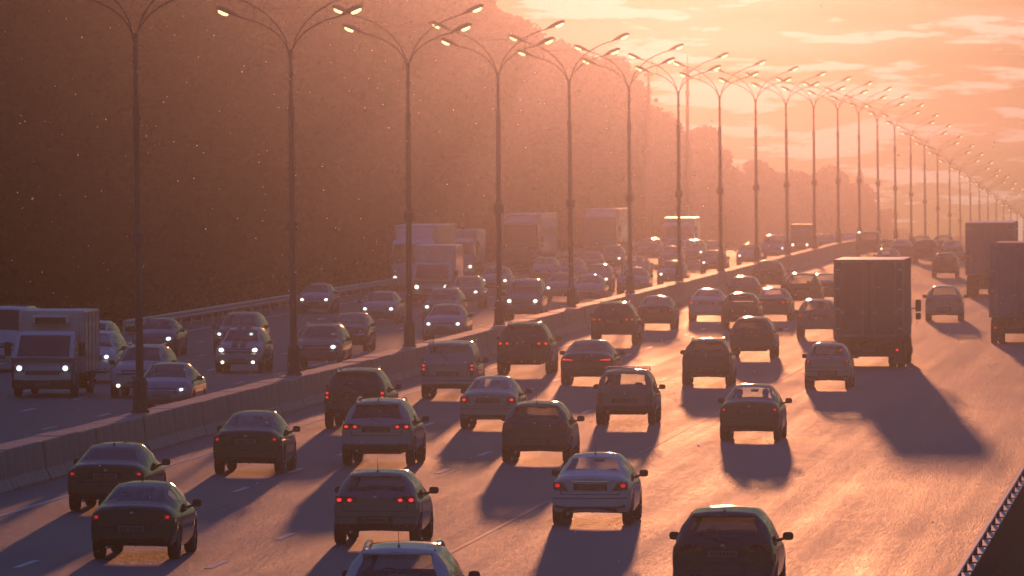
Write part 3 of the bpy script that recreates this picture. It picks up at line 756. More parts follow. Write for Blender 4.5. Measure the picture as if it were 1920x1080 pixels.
    # tail lamps
    for sx in (-1, 1):
        if st == 'wedge': pl = [(.975, lz1 - .01), (.97, lz0 + .02), (.93, lz0 - .01), (.57, lz0 - .02), (.60, lz0 + .01), (.72, lz1 - .02)]; gl = [(.86, (lz0 + lz1) / 2, .055)]
        elif st == 'strip': pl = [(.97, lz1 - .03), (.96, lz0 + .05), (.5, lz0 + .05), (.5, lz0 + .09)]; gl = 'strip'
        elif st == 'vertical': pl = [(.975, lz1 + .02), (.975, lz0 - .14), (.84, lz0 - .14), (.86, lz1 + .02)]; gl = [(.915, lz1 - .06, .045), (.915, lz1 - .18, .04)]
        elif st == 'double': pl = [(.98, lz1 + .01), (.97, lz0 + .01), (.44, lz0 + .05), (.44, lz1 - .02), (.75, lz1 + .02)]; gl = [(.88, (lz0 + lz1) / 2 + .01, .05), (.62, (lz0 + lz1) / 2 + .01, .045)]
        elif st == 'small': pl = [(.96, lz1 - .03), (.96, lz0 + .02), (.76, lz0 + .02), (.78, lz1 - .03)]; gl = [(.87, (lz0 + lz1) / 2, .04)]
        else: pl = [(.975, lz1), (.97, lz0), (.66, lz0), (.68, lz1)]; gl = [(.85, (lz0 + lz1) / 2, .05)]
        pl = [(sx * a * hw, z) for a, z in pl]
        mb = MB(); mb.prism_y(pl, yt, yb); lens = B(mb, 'tail_light', M['lens_red'])
        if spec.get('lit', True):
            gm = M['glow_red_hi'] if hi else M['glow_red']
            mb = MB()
            if gl == 'strip':
                mb.prism_y([(sx * a * hw, z) for a, z in [(.92, lz1 - .055), (.92, lz0 + .065), (.54, lz0 + .062), (.54, lz0 + .08)]], lambda x, z: ytail(x, z, W2) - .032, lambda x, z: ytail(x, z, W2) - .01)
            else:
                for (a, z, r_) in gl:
                    cx_ = sx * a * hw; pg = [(cx_ + r_ * math.cos(t) * .95, z + r_ * .72 * math.sin(t)) for t in [i * math.pi / 5 for i in range(10)]]
                    mb.prism_y(pg, lambda x, z_: ytail(x, z_, W2) - .034, lambda x, z_: ytail(x, z_, W2) - .01)
            B(mb, 'lamp_glow', gm, lens)
    # plate, lid seams, bumper slot, exhaust
    pz = k['plate'] if spec.get('platez') is None else spec['platez']
    mb = MB(); yy = ytail(0, pz, W2)
    mb.prism_y([(-.36, pz + .085), (-.36, pz - .085), (.36, pz - .085), (.36, pz + .085)], yy - .006, yy + .03); B(mb, 'plate_recess', M['plastic'])
    mb = MB(); mb.cbox(-.26, .26, yy - .022, yy - .01, pz - .056, pz + .056, .004); pl_o = B(mb, 'number_plate', M['plate'])
    if lod == 0:
        mb = MB(); r_ = random.Random(hash(spec['label']) % 999)
        xx_ = -.22
        for i in range(8):
            hh = .033 if i not in (0, 6, 7) else .026
            mb.box(xx_, xx_ + .012, yy - .025, yy - .02, pz - hh, pz + hh); mb.box(xx_ + .024, xx_ + .036, yy - .025, yy - .02, pz - hh, pz + hh)
            mb.box(xx_ + .012, xx_ + .024, yy - .025, yy - .02, pz + r_.choice([-.6, 0, .8]) * hh, pz + r_.choice([.3, .9]) * hh + .01); xx_ += .056
        B(mb, 'plate_characters', M['ink'], pl_o)
        zt0 = float(np.interp(.1, xs, tz))
        mb = MB()
        def strip(x0, z0, x1, z1, t=.007):
            n_ = 8
            for i in range(n_):
                a0, a1 = i / n_, (i + 1) / n_; xa, za = x0 + (x1 - x0) * a0, z0 + (z1 - z0) * a0; xb, zb_ = x0 + (x1 - x0) * a1, z0 + (z1 - z0) * a1
                if abs(x1 - x0) > abs(z1 - z0): q = [(xa, za - t), (xb, zb_ - t), (xb, zb_ + t), (xa, za + t)]
                else: q = [(xa - t, za), (xa + t, za), (xb + t, zb_), (xb - t, zb_)]
                mb.prism_y(q, lambda x, z: ytail(x, z, W2) - .004, lambda x, z: ytail(x, z, W2) + .01)
        zl = lz0 - .14 if spec['kind'] != 'sedan' else .66
        for a_ in ((-.62, zl, .62, zl), (-.62, zl, -.68, min(lz1, zt0 - .06)), (.62, zl, .68, min(lz1, zt0 - .06)), (-.8, .585, .8, .585)):
            mb = MB(); strip(*a_); B(mb, 'lid_seam', M['plastic'])
        mb = MB(); mb.prism_y([(-.5, k['zb'] + .13), (-.6, k['zb'] + .02), (.6, k['zb'] + .02), (.5, k['zb'] + .13)], yt, yb); B(mb, 'lower_valance', M['plastic'])
        mb = MB(); mb.tube([(-.48, -.02, k['zb'] - .01), (-.48, .5, k['zb'] - .02)], .032, 8); B(mb, 'exhaust', M['galv'])
        mb = MB(); ze = min(lz1, zt0 - .07); mb.prism_y([(.036 * math.cos(t), ze + .022 * math.sin(t)) for t in [i * math.pi / 6 for i in range(12)]], lambda x, z: ytail(x, z, W2) - .012, lambda x, z: ytail(x, z, W2) + .01); B(mb, 'badge', M['galv'])
        if spec.get('chromebar'):
            mb = MB(); mb.prism_y([(-.4, pz + .12), (.4, pz + .12), (.4, pz + .145), (-.4, pz + .145)], yt, yb); B(mb, 'trim_strip', M['chrome'])
        for sx in (-1, 1):
            mb = MB(); mb.prism_y([(sx * .6 * hw, .36), (sx * .94 * hw, .40), (sx * .92 * hw, .45), (sx * .65 * hw, .40)], yt, yb); B(mb, 'reflector', M['lens_red'])
    # front lamps, grille, plate
    yf = lambda x, z: L - ynose(x, z, W2) + .02
    yfb = lambda x, z: L - ynose(x, z, W2) - .04
    zh = .70 if spec['kind'] in ('sedan', 'hatch') else (.88 if spec['kind'] in ('suv', 'mpv', 'boxy') else .92)
    zh = spec.get('zh', zh)
    fw = W2 * .86; fl = spec.get('headlights')
    for sx in (-1, 1):
        mb = MB(); mb.prism_y([(sx * .97 * fw, zh + .06), (sx * .98 * fw, zh - .03), (sx * .6 * fw, zh - .07), (sx * .62 * fw, zh + .05)], yf, yfb)
        hl = B(mb, 'headlight', M['lens_clear'])
        if fl and ((fl == 'both') or (fl == 'imgleft' and sx > 0) or (fl == 'imgright' and sx < 0)):
            r_ = spec.get('hr', .085) * .80
            mb = MB(); mb.prism_y([(sx * .79 * fw + r_ * math.cos(t) * 1.1, zh + r_ * .9 * math.sin(t)) for t in [i * math.pi / 6 for i in range(12)]], lambda x, z: L - ynose(x, z, W2) + .05, lambda x, z: L - ynose(x, z, W2))
            B(mb, 'lamp_glow', M['glow_white'] if spec.get('cool', True) else M['glow_warm'], hl)
        if spec.get('fog') and (spec['fog'] == 'both' or sx > 0):
            mb = MB(); mb.prism_y([(sx * .72 * fw + .06 * math.cos(t), .42 + .055 * math.sin(t)) for t in [i * math.pi / 6 for i in range(12)]], lambda x, z: L - ynose(x, z, W2) + .03, lambda x, z: L - ynose(x, z, W2))
            B(mb, 'fog_light', M['glow_warm'])
    mb = MB(); mb.prism_y([(-.5, zh + .04), (-.44, zh - .12), (.44, zh - .12), (.5, zh + .04)], lambda x, z: L - ynose(x, z, W2) + .008, yfb); gri = B(mb, 'grille', M['plastic'])
    if spec.get('dir', 1) < 0:
        mb = MB(); mb.prism_y([(-.6, .50), (-.66, .34), (.66, .34), (.6, .50)], lambda x, z: L - ynose(x, z, W2) + .008, yfb); B(mb, 'air_intake', M['plastic'])
        mb = MB(); mb.cbox(-.26, .26, L + .01, L + .022, .46, .57, .004); pf = B(mb, 'number_plate', M['plate'])
        mb = MB(); mb.prism_y([(-.46, zh - .02), (.46, zh - .02), (.46, zh - .035), (-.46, zh - .035)], lambda x, z: L - ynose(x, z, W2) + .02, yfb); B(mb, 'grille_bar', M['chrome'], gri)
    # mirrors
    ym = k['sw'][1] - .22; zm = float(np.interp(ym, bxs, bz)) + .10
    for sx in (-1, 1):
        mb = MB(); mb.tube([(sx * (W2 - .06), ym, zm - .07), (sx * (W2 + .05), ym + .01, zm - .03)], [.03, .025], 6)
        V8 = []; rr = [(-.05, .05, .045), (-.045, .098, .074), (.03, .09, .066), (.09, .05, .035)]
        for (yy_, a, b) in rr:
            for t in range(10):
                an = 2 * math.pi * t / 10; ca, sa = math.cos(an), math.sin(an)
                V8.append((sx * (W2 + .09) + a * math.copysign(abs(ca) ** .6, ca), ym + yy_, zm + b * math.copysign(abs(sa) ** .6, sa)))
        mb.add(V8, [(j * 10 + t, j * 10 + (t + 1) % 10, (j + 1) * 10 + (t + 1) % 10, (j + 1) * 10 + t) for j in range(3) for t in range(10)] + [tuple(range(10)), tuple(range(30, 40))])
        B(mb, 'wing_mirror', M['plastic'] if not spec.get('paintmirror') else paint, smooth=True, angle=50)
    # roof furniture
    def zr(s): return float(np.interp(s, xs, tz))
    if spec.get('rails'):
        for sx in (-1, 1):
            a0, a1 = k['sw'][0] + .15, k['ws'][0] - .2; pts = []
            for i in range(9):
                s_ = a0 + (a1 - a0) * i / 8; up = .065 * min(1, 3.5 * min(i, 8 - i) / 8 + .0)
                pts.append((sx * (k['roof'] - .05), s_, zr(s_) - .02 + up))
            mb = MB(); mb.tube(pts, .022, 6); B(mb, 'roof_rail', M['chrome'] if spec['rails'] == 'c' else M['plastic'], smooth=True)
    if spec.get('rack'):
        for s_ in np.linspace(k['sw'][0] + .3, k['ws'][0] - .3, spec['rack']):
            mb = MB(); zz_ = zr(s_) + .09; mb.tube([(-k['roof'], s_, zz_ - .11), (-k['roof'] + .02, s_, zz_), (k['roof'] - .02, s_, zz_), (k['roof'], s_, zz_ - .11)], .02, 6); B(mb, 'roof_bar', M['galv'])
    if spec.get('antenna'):
        s_ = k['rw'][1] + .25; z_ = zr(s_)
        mb = MB(); mb.tube([(0, s_, z_ - .02), (0, s_ - .01, z_ + .05), (0, s_ - .02, z_ + .07), (0, s_ - .12, z_ + .30)], [.03, .022, .006, .004], 6); B(mb, 'antenna', M['plastic'])
    if spec.get('fin'):
        s_ = k['rw'][1] + .22; z_ = zr(s_); mb = MB()
        mb.add([(-.035, s_ - .08, z_), (.035, s_ - .08, z_), (0, s_ - .07, z_ + .085), (0, s_ + .12, z_ - .0), (-.03, s_ + .05, z_), (.03, s_ + .05, z_)], [(0, 1, 2), (0, 2, 4), (1, 5, 2), (4, 2, 3), (5, 3, 2)]); B(mb, 'antenna_fin', M['plastic'])
    if spec['kind'] in ('hatch', 'suv', 'mpv') and lod == 0:
        s1 = k['rw'][1]; z_ = zr(s1) + .01; mb = MB(); wv = k['roof'] - .06
        mb.cbox(-wv, wv, s1 - .13 + ytail(0, 1.2, W2) * .2, s1 + .14, z_ - .03, z_ + .006, .01); B(mb, 'spoiler', paint)
        mb = MB(); zw = float(np.interp(.16, xs, tz)); mb.tube([(.0, .10, 1.07 * k['lz'][0] + .02), (-.32, .2, zr(.2) + .02)], .01, 5); B(mb, 'rear_wiper', M['plastic'])
    if spec.get('stripes'):
        for sx in (-1, 1):
            mb = MB(); pts = [(s_, zr(s_) + .040) for s_ in np.linspace(k['ws'][1] + .02, L - .22, 8)]
            for i in range(7):
                (a, za), (b, zb_) = pts[i], pts[i + 1]; x0, x1 = sx * .06, sx * .26
                ya = a - (ynose(.15, za, W2) * (1 - (L - a) / .8) if a > L - .8 else 0); yb_ = b - (ynose(.15, zb_, W2) * (1 - (L - b) / .8) if b > L - .8 else 0)
                mb.add([(x0, ya, za), (x1, ya, za), (x1, yb_, zb_), (x0, yb_, zb_)], [(0, 1, 2, 3)])
            pts = [(s_, zr(s_) + .040) for s_ in np.linspace(k['rw'][1], k['ws'][0], 6)]
            for i in range(5):
                (a, za), (b, zb_) = pts[i], pts[i + 1]; x0, x1 = sx * .06, sx * .26; mb.add([(x0, a, za), (x1, a, za), (x1, b, zb_), (x0, b, zb_)], [(0, 1, 2, 3)])
            B(mb, 'racing_stripe', M['plastic'])
    # cabin
    if lod == 0 or spec.get('cabin'):
        zs = .30; yf0 = k['ws'][1] - 1.75
        for sx in (-1, 1):
            mb = MB(); x0, x1 = sx * .36 - .23, sx * .36 + .23
            mb.cbox(x0, x1, yf0 + .1, yf0 + .62, zs, zs + .28, .05)
            hB = H * .56 + .12
            mb.add([(x0 + .02, yf0 + .08, zs + .2), (x1 - .02, yf0 + .08, zs + .2), (x1 - .05, yf0 - .12, hB), (x0 + .05, yf0 - .12, hB), (x0 + .02, yf0 + .22, zs + .2), (x1 - .02, yf0 + .22, zs + .2), (x1 - .05, yf0 - .02, hB), (x0 + .05, yf0 - .02, hB)],
                   [(3, 2, 1, 0), (4, 5, 6, 7), (0, 1, 5, 4), (1, 2, 6, 5), (2, 3, 7, 6), (3, 0, 4, 7)])
            st_ = B(mb, 'front_seat', M['seat']); mb = MB()
            mb.cbox(sx * .36 - .12, sx * .36 + .12, yf0 - .16, yf0 - .05, hB + .03, hB + .21, .035); mb.tube([(sx * .36, yf0 - .1, hB - .05), (sx * .36, yf0 - .1, hB + .06)], .015, 5); B(mb, 'headrest', M['seat'], st_)
        yr0 = max(yf0 - .95, .55)
        mb = MB(); mb.cbox(-.62, .62, yr0, yr0 + .16, zs + .1, H * .56 + .04, .05); mb.cbox(-.6, .6, yr0 + .1, yr0 + .6, zs, zs + .25, .05); rs = B(mb, 'rear_seat', M['seat'])
        for hx in (-.36, .36):
            mb = MB(); mb.cbox(hx - .11, hx + .11, yr0 + .02, yr0 + .11, H * .56 + .05, H * .56 + .17, .03); B(mb, 'headrest', M['seat'], rs)
        mb = MB(); yd = k['ws'][1] - .45; zd = float(np.interp(k['ws'][1], xs, tz)) - .05; mb.cbox(-.68, .68, yd, yd + .4, zd - .35, zd, .05); B(mb, 'dashboard', M['plastic'])
        mb = MB(); pts = [(-.36 + .17 * math.cos(t), yd - .14 + .06 * math.sin(t), zd - .04 + .16 * math.sin(t)) for t in [i * math.pi / 6 for i in range(13)]]; mb.tube(pts, .014, 5); B(mb, 'steering_wheel', M['plastic'])
        mb = MB(); zi = H - .17; mb.cbox(-.11, .11, k['ws'][0] + .12, k['ws'][0] + .15, zi - .035, zi + .035, .01); B(mb, 'inner_mirror', M['plastic'])
    # wheels
    for c in (wr, wf):
        for sx in (-1, 1): add_wheel(root, sx * (W2 * sW - .115), c * sL, R, sx)
    root['_len'] = L * sL; root['_wr'] = wr * sL; root['_wf'] = wf * sL
    return root

def place(root, spec, rear_c, front_c, length):
    d = spec.get('dir', 1)
    off = rear_c if d > 0 else length - front_c        # from the near end to the nearest axle
    if 'Y' in spec:
        yc = spec['Y']; x = spec.get('X', x_at(spec['px'][0], yc))
    else:
        x, yc = ground_at(*spec['px'])
    y_near = yc - off
    yb = y_near if d > 0 else y_near + length          # object origin (its rear end)
    ym = y_near + length / 2; sl = math.atan(slope(ym))
    # height so that both axles stand on the road
    root.location = (x, yb, zg(ym) - math.tan(sl) * (ym - yb))
    yaw = spec.get('yaw', 0.0)
    root.rotation_euler = Euler((sl if d > 0 else -sl, 0, (0 if d > 0 else math.pi) + yaw))
    return root

# ------------------------------------------------------------------ trucks
def truck(spec):
    """cab in front, load body behind; origin under the rear end, +y forward"""
    L, W, H = spec['L'], spec['W'], spec['H']; bl = spec['box_len']; zb = spec.get('deck', 1.05); cw = spec.get('cabW', W); ch = spec.get('cabH', 2.7)
    root = empty(spec.get('name', 'box_truck'), (0, 0, 0), label=spec['label'], cat=spec.get('cat', 'truck'), group=spec['group'])
    bm_ = M[spec.get('body', 'box_white')]; R = .48 if W > 2.2 else .35
    w2 = W / 2
    # load box
    mb = MB()
    rr = spec.get('round', 0.03); mb.cbox(-w2, w2, 0.03, bl, zb, H, rr); box = mb.build('cargo_box', bm_, root, rr > .1, 30)
    mb = MB(); fr_ = .05
    mb.box(-w2 - .012, -w2 + .07, -.012, .05, zb - .02, H + .004); mb.box(w2 - .07, w2 + .012, -.012, .05, zb - .02, H + .004)
    mb.box(-w2 + .07, w2 - .07, -.012, .05, H - .09, H + .004); mb.box(-w2 + .07, w2 - .07, -.012, .05, zb - .02, zb + .09); mb.build('rear_frame', M['box_grey'] if rr < .1 else bm_, box)
    for sx in (-1, 1):
        mb = MB(); mb.cbox(min(sx * .012, sx * (w2 - .075)), max(sx * .012, sx * (w2 - .075)), -.006, .03, zb + .10, H - .10, .008); dr = mb.build('rear_door', bm_, root)
        for xx in (.22, w2 - .3):
            mb = MB(); mb.tube([(sx * xx, -.03, zb + .02), (sx * xx, -.03, H - .06)], .018, 6); mb.box(sx * xx - .05, sx * xx + .05, -.05, -.01, zb + .85, zb + .93); mb.build('lock_bar', M['galv'], dr)
        for zz in np.linspace(zb + .3, H - .35, 4):
            mb = MB(); mb.box(sx * (w2 - .14) - .08, sx * (w2 - .14) + .08, -.03, -.006, zz - .03, zz + .03); mb.build('hinge', M['galv'], dr)
    if rr < .1:
        mb = MB(); mb.cbox(-w2 + .015, w2 - .015, .06, bl - .02, H + .002, H + .022, .008); mb.build('roof_panel', M['roof_glare'], box)  # pale sheet added on top so the roof blazes in the sun
    if spec.get('ribs'):
        mb = MB()
        for y_ in np.arange(.9, bl, .9):
            for sx in (-1, 1): mb.box(sx * (w2 + .008) - .012, sx * (w2 + .008) + .012, y_ - .02, y_ + .02, zb, H - .05)
        mb.build('side_ribs', M['box_grey'], box)
    # chassis, underrun bar, flaps, lamps
    mb = MB(); mb.box(-.45, -.33, .1, L - .8, zb - .32, zb - .03); mb.box(.33, .45, .1, L - .8, zb - .32, zb - .03); mb.box(-w2 + .1, w2 - .1, .1, .2, zb - .16, zb - .03)
    for y_ in np.arange(1, bl, 1.3): mb.box(-w2 + .08, w2 - .08, y_, y_ + .08, zb - .13, zb - .02)
    mb.build('chassis', M['plastic'], root)
    mb = MB(); mb.cbox(-w2 + .08, w2 - .08, .02, .14, .42 if zb > .95 else .34, .55 if zb > .95 else .45, .02); mb.box(-.42, -.36, .08, .16, .5, zb - .1); mb.box(.36, .42, .08, .16, .5, zb - .1); ub = mb.build('underrun_bar', M['plastic'], root)
    zl = .62 if zb > .95 else .52
    for sx in (-1, 1):
        mb = MB(); xa = sx * (w2 - .32); mb.cbox(xa - .2, xa + .2, -.0, .1, zl - .02, zl + .12, .015); tl = mb.build('tail_light', M['lens_red'], root)
        if spec.get('lit', True) and spec.get('dir', 1) > 0:
            mb = MB(); mb.tube([(xa + sx * .08, -.015, zl + .05), (xa + sx * .08, .01, zl + .05)], .045, 10); mb.build('lamp_glow', M['glow_red_hi'] if sx > 0 else M['glow_red'], tl)
        mb = MB(); mb.box(sx * (w2 - .33) - .27, sx * (w2 - .33) + .27, spec.get('flap', .75), spec.get('flap', .75) + .02, .16, zb - .12); mb.build('mud_flap', M['plastic'], root)
    mb = MB(); mb.cbox(-.26, .26, -.012, -.0, zl - .02, zl + .1, .004); mb.build('number_plate', M['plate'], root)
    # axles
    for ya in spec['axles']:
        for sx in (-1, 1):
            add_wheel(root, sx * (w2 - .16), ya, R, sx)
            if spec.get('twin', True) and ya < bl: add_wheel(root, sx * (w2 - .46), ya, R, sx)
        mb = MB(); mb.tube([(-w2 + .2, ya, R), (w2 - .2, ya, R)], .08, 8); mb.build('axle', M['plastic'], root)
    # cab: lofted profile
    c2 = cw / 2; y0 = bl + spec.get('cabgap', .25); y1 = L; zc = .42; paint = M['paint_' + spec['color']]
    if spec.get('van_cab'):
        prof_ = [(y0, ch), (y0 + .9, ch + .0), (y0 + 1.25, ch - .12), (y0 + 2.0, 1.28), (y1 - .35, 1.12), (y1 - .06, .92), (y1, .62), (y1, .32)]
        ws = (y0 + 1.25, ch - .12, y0 + 2.0, 1.28)
    else:
        prof_ = [(y0, ch), (y1 - .75, ch), (y1 - .3, ch - .22), (y1 - .08, 1.55), (y1, 1.4), (y1, .42)]
        ws = (y1 - .3, ch - .22, y1 - .08, 1.55)
    V = []; ins = .10
    secs = []
    for (yy, zz) in prof_:
        hw_ = c2 - (.10 if zz > ch - .1 else (.06 if zz > 1.5 else 0)); 
        if yy > y1 - .12: hw_ -= .08
        secs.append((yy, zz, hw_))
    n_ = len(secs)
    mb = MB(); V = []
    for (yy, zz, hw_) in secs: V += [(-hw_, yy, zz), (-hw_ * .6, yy + .03, zz + .015), (hw_ * .6, yy + .03, zz + .015), (hw_, yy, zz)]
    bot = len(V)
    for (yy, zz, hw_) in secs: V += [(-hw_, yy, zc), (hw_, yy, zc)]
    fs = []; wfs = []
    for i in range(n_ - 1):
        for j in range(3):
            q = (i * 4 + j, i * 4 + j + 1, (i + 1) * 4 + j + 1, (i + 1) * 4 + j)
            fs.append(q)
        fs.append((i * 4, (i + 1) * 4, bot + (i + 1) * 2, bot + i * 2)); fs.append((i * 4 + 3, bot + i * 2 + 1, bot + (i + 1) * 2 + 1, (i + 1) * 4 + 3))
    fs.append((0, 1, 2, 3, bot + 1, bot))
    mb.add(V, fs); mb.build('cab', paint, root, True, 32)
    # windshield
    (ya, za, yb_, zb_) = ws; e = .035; ha = c2 - .2; hb = c2 - .16
    mb = MB(); nl = Vector((0, za - zb_, yb_ - ya)).normalized(); V = []
    for off in (.03, -.03):
        for (yy, zz, hh) in ((yb_, zb_, hb), (ya, za, ha)):
            t_ = .05; yy2 = yy + (ya - yb_) * t_ * (1 if yy == yb_ else -1); zz2 = zz + (za - zb_) * t_ * (1 if yy == yb_ else -1)
            for xx, dy, dz_ in ((-hh, 0, 0), (-hh * .62, .03, .015), (hh * .62, .03, .015), (hh, 0, 0)):
                V.append((xx, yy2 + dy + nl.y * off, zz2 + dz_ + nl.z * off))
    mb.add(V, [(i, i + 1, i + 5, i + 4) for i in range(3)] + [(8 + i + 4, 8 + i + 5, 8 + i + 1, 8 + i) for i in range(3)] + [(0, 8, 9, 1), (1, 9, 10, 2), (2, 10, 11, 3), (3, 11, 15, 7), (7, 15, 14, 6), (6, 14, 13, 5), (5, 13, 12, 4), (4, 12, 8, 0)])
    mb.build('windshield', M['glassblack'], root)
    for sx in (-1, 1):
        mb = MB(); xw = sx * (c2 - (.03 if not spec.get('van_cab') else .03)); yw0, yw1 = (y0 + .25, ya + .1); zw0 = 1.42; zw1 = ch - .25
        mb.add([(xw, yw0, zw0), (xw, yb_ - .12, zw0), (xw - sx * .05, yw1 - .05, zw1), (xw - sx * .05, yw0, zw1), (xw - sx * .08, yw0, zw0), (xw - sx * .08, yw1, zw1)], [(0, 1, 2, 3) if sx > 0 else (3, 2, 1, 0), (0, 4, 5, 3)]); mb.build('side_window', M['glassblack'], root)
        # mirrors on arms
        xm = sx * (c2 + .20); ymr = (ya + yb_) / 2 - .15
        mb = MB(); mb.tube([(sx * (c2 - .08), ymr, 2.0 if not spec.get('van_cab') else 1.5), (xm, ymr + .05, 2.05 if not spec.get('van_cab') else 1.55)], .02, 5)
        zt_ = 2.35 if not spec.get('van_cab') else 1.78
        mb.cbox(xm - .11, xm + .11, ymr, ymr + .1, zt_ - .45, zt_, .035)
        if not spec.get('van_cab'): mb.cbox(xm - .10, xm + .10, ymr, ymr + .1, zt_ - .75, zt_ - .5, .03)
        mb.build('wing_mirror', M['plastic'], root)
        zh = .95 if spec.get('van_cab') else .78
        mb = MB(); xh = sx * (c2 - .26); mb.cbox(xh - .17, xh + .17, y1 - .16, y1 + .02, zh - .12, zh + .12, .03); hl = mb.build('headlight', M['lens_clear'], root)
        if spec.get('headlights'):
            mb = MB(); mb.tube([(xh, y1 + .0, zh), (xh, y1 + .045, zh)], spec.get('hr', .09), 12); mb.build('lamp_glow', M['glow_warm'] if not spec.get('cool') else M['glow_white'], hl)
    mb = MB(); mb.cbox(-c2 + .45, c2 - .45, y1 - .05, y1 + .025, .72, 1.02 if not spec.get('van_cab') else .86, .03); gl = mb.build('grille', M['plastic'], root)
    for i in range(3):
        mb = MB(); zz = .76 + i * .06; mb.box(-c2 + .5, c2 - .5, y1 + .02, y1 + .034, zz, zz + .014); mb.build('grille_bar', M['galv'], gl)
    mb = MB(); mb.cbox(-c2 + .01, c2 - .01, y1 - .25, y1 + .04, .28, .60, .05); mb.build('front_bumper', M['plastic'] if spec.get('van_cab') else paint, root)
    mb = MB(); mb.cbox(-.26, .26, y1 + .042, y1 + .055, .38, .49, .004); mb.build('number_plate', M['plate'], root)
    if spec.get('fridge'):
        mb = MB(); mb.cbox(-.62, .62, bl + .0, bl + .30, H - .42, H - .12, .05); fz = mb.build('refrigeration_unit', M['box_white'], root)
        mb = MB(); mb.cbox(-.5, .5, bl + .29, bl + .315, H - .39, H - .2, .02); mb.build('fan_grille', M['plastic'], fz)
    if spec.get('deflector'):
        mb = MB(); mb.add([(-c2 + .2, y0, ch), (c2 - .2, y0, ch), (c2 - .25, y1 - .9, ch), (-c2 + .25, y1 - .9, ch), (-c2 + .25, y0, H - .1), (c2 - .25, y0, H - .1), (c2 - .3, y0 + .3, H - .15), (-c2 + .3, y0 + .3, H - .15)],
                          [(4, 5, 6, 7), (0, 4, 7, 3), (1, 2, 6, 5), (3, 7, 6, 2), (0, 1, 5, 4)]); mb.build('air_deflector', paint, root)
    return root
M['glassblack'] = mat('dark cab glass', (0.012, 0.012, 0.016), 0.08, coat=0.5, noise=0.05)

# ------------------------------------------------------------------ the traffic
OUT = 'cars driving away on the right carriageway'; INN = 'cars coming towards the camera on the left carriageway'
def c(kind, px, color, label, **k):
    d = dict(kind=kind, px=px, color=color, label=label, group=OUT); d.update(k); return d
def ci(kind, px, color, label, **k):
    d = dict(kind=kind, px=px, color=color, label=label, group=INN, dir=-1, headlights='both'); d.update(k); return d
near = [
 c('sedan', (257, 1047), 'black', 'black sedan with clear rear window and two small red lamps at the bottom left corner', W=1.70, lamp='small', glass='c', platez=.62, person=1),
 c('sedan', (207, 958), 'black', 'black sedan with shark-fin antenna just ahead of the bottom left sedan, beside the barrier', W=1.80, H=1.46, lamp='small', glass='d', rglass='d', fin=1),
 c('sedan', (468, 888), 'black', 'black liftback alone in the lane beside the concrete barrier, plate between low red lamps', W=1.72, H=1.50, lamp='small', glass='m', top_=1),
 c('suv', (670, 803), 'black', 'black SUV with roof rails half hidden behind the silver crossover', cat='suv', W=1.84, H=1.70, lamp='vertical', glass='d', rails='c', brake=1),
 c('suv', (711, 873), 'silver', 'silver crossover with raised roof rails and paired red tail lamps', cat='suv', W=1.84, H=1.67, lamp='double', brake=1, glass='d', rails='c', antenna=1, darkbumper=1),
 c('hatch', (709, 1020), 'grey', 'grey hatchback with rod antenna and see-through rear window in front of the bottom edge SUV', W=1.76, H=1.48, lamp='double', brake=1, glass='c', rglass='m', antenna=1, darkbumper=1),
 c('suv', (750, 1226), 'white', 'white SUV with roof rails and rod antenna cut off by the bottom edge', cat='suv', W=1.86, H=1.72, lamp='double', glass='m', rglass='m', rails='c', antenna=1),
 c('mpv', (843, 746), 'silver', 'pale silver people carrier with roof rails beside the third lamp post', cat='minivan', lamp='vertical', brake=1, glass='m', rails='c', darkbumper=1),
 c('sedan', (919, 803), 'silver', 'silver sedan with see-through rear window ahead of the dark hatchback', W=1.70, glass='c', rglass='c', brake=1),
 c('hatch', (1007, 866), 'darkgrey', 'dark rounded hatchback with rod antenna behind the silver sedan', W=1.78, H=1.52, L=4.3, lamp='block', glass='m', rglass='d', antenna=1, lit=False),
 c('sedan', (1112, 983), 'white', 'white sedan with big wedge-shaped dark red lamps in bottom centre lane', W=1.72, H=1.47, lamp='wedge', glass='m', rglass='m', chromebar=1, antenna=1),
 c('suv', (1360, 1134), 'black', 'black SUV with pale shining roof and shark fin cut off by the bottom edge', cat='suv', W=1.84, H=1.68, lamp='double', glass='d', rglass='d', fin=1, lit=False, platez=.93),
 c('suv', (984, 701), 'black', 'tall black off-roader with four red lamps beside the fourth lamp post', cat='suv', W=1.95, H=1.82, lamp='double', glass='d', rails='c', brake=1),
 c('sedan', (1103, 720), 'darkgrey', 'low dark sedan with thin strip tail lamps left of the estate with roof bars', W=1.86, H=1.46, lamp='strip', glass='d', brake=1),
 c('boxy', (1174, 796), 'beige', 'old boxy off-roader with roof bars and see-through rear window', cat='suv', W=1.74, H=1.62, lamp='vertical', glass='c', rglass='m', rack=3, lit=False, darkbumper=1),
 c('sedan', (1408, 826), 'brown', 'dark sedan with clear rear window showing two heads, alone above the bottom right SUV', W=1.70, H=1.50, glass='c', rglass='c', lamp='small', person=2),
 c('hatch', (1326, 722), 'darkgreen', 'narrow-roofed dark hatchback with bright roof glint, left of the centre lane sedan', W=1.70, H=1.55, lamp='vertical', glass='d', lit=False, rails='c'),
 c('suv', (1411, 672), 'darkgrey', 'dark coupe-roofed crossover behind the hatchback with bright roof', W=1.76, H=1.56, lamp='small', glass='d', lit=False),
 c('hatch', (1553, 728), 'silver', 'small silver hatchback with clear rear window tucked behind the box truck', W=1.58, L=3.6, H=1.50, lamp='small', glass='c', rglass='c'),
]
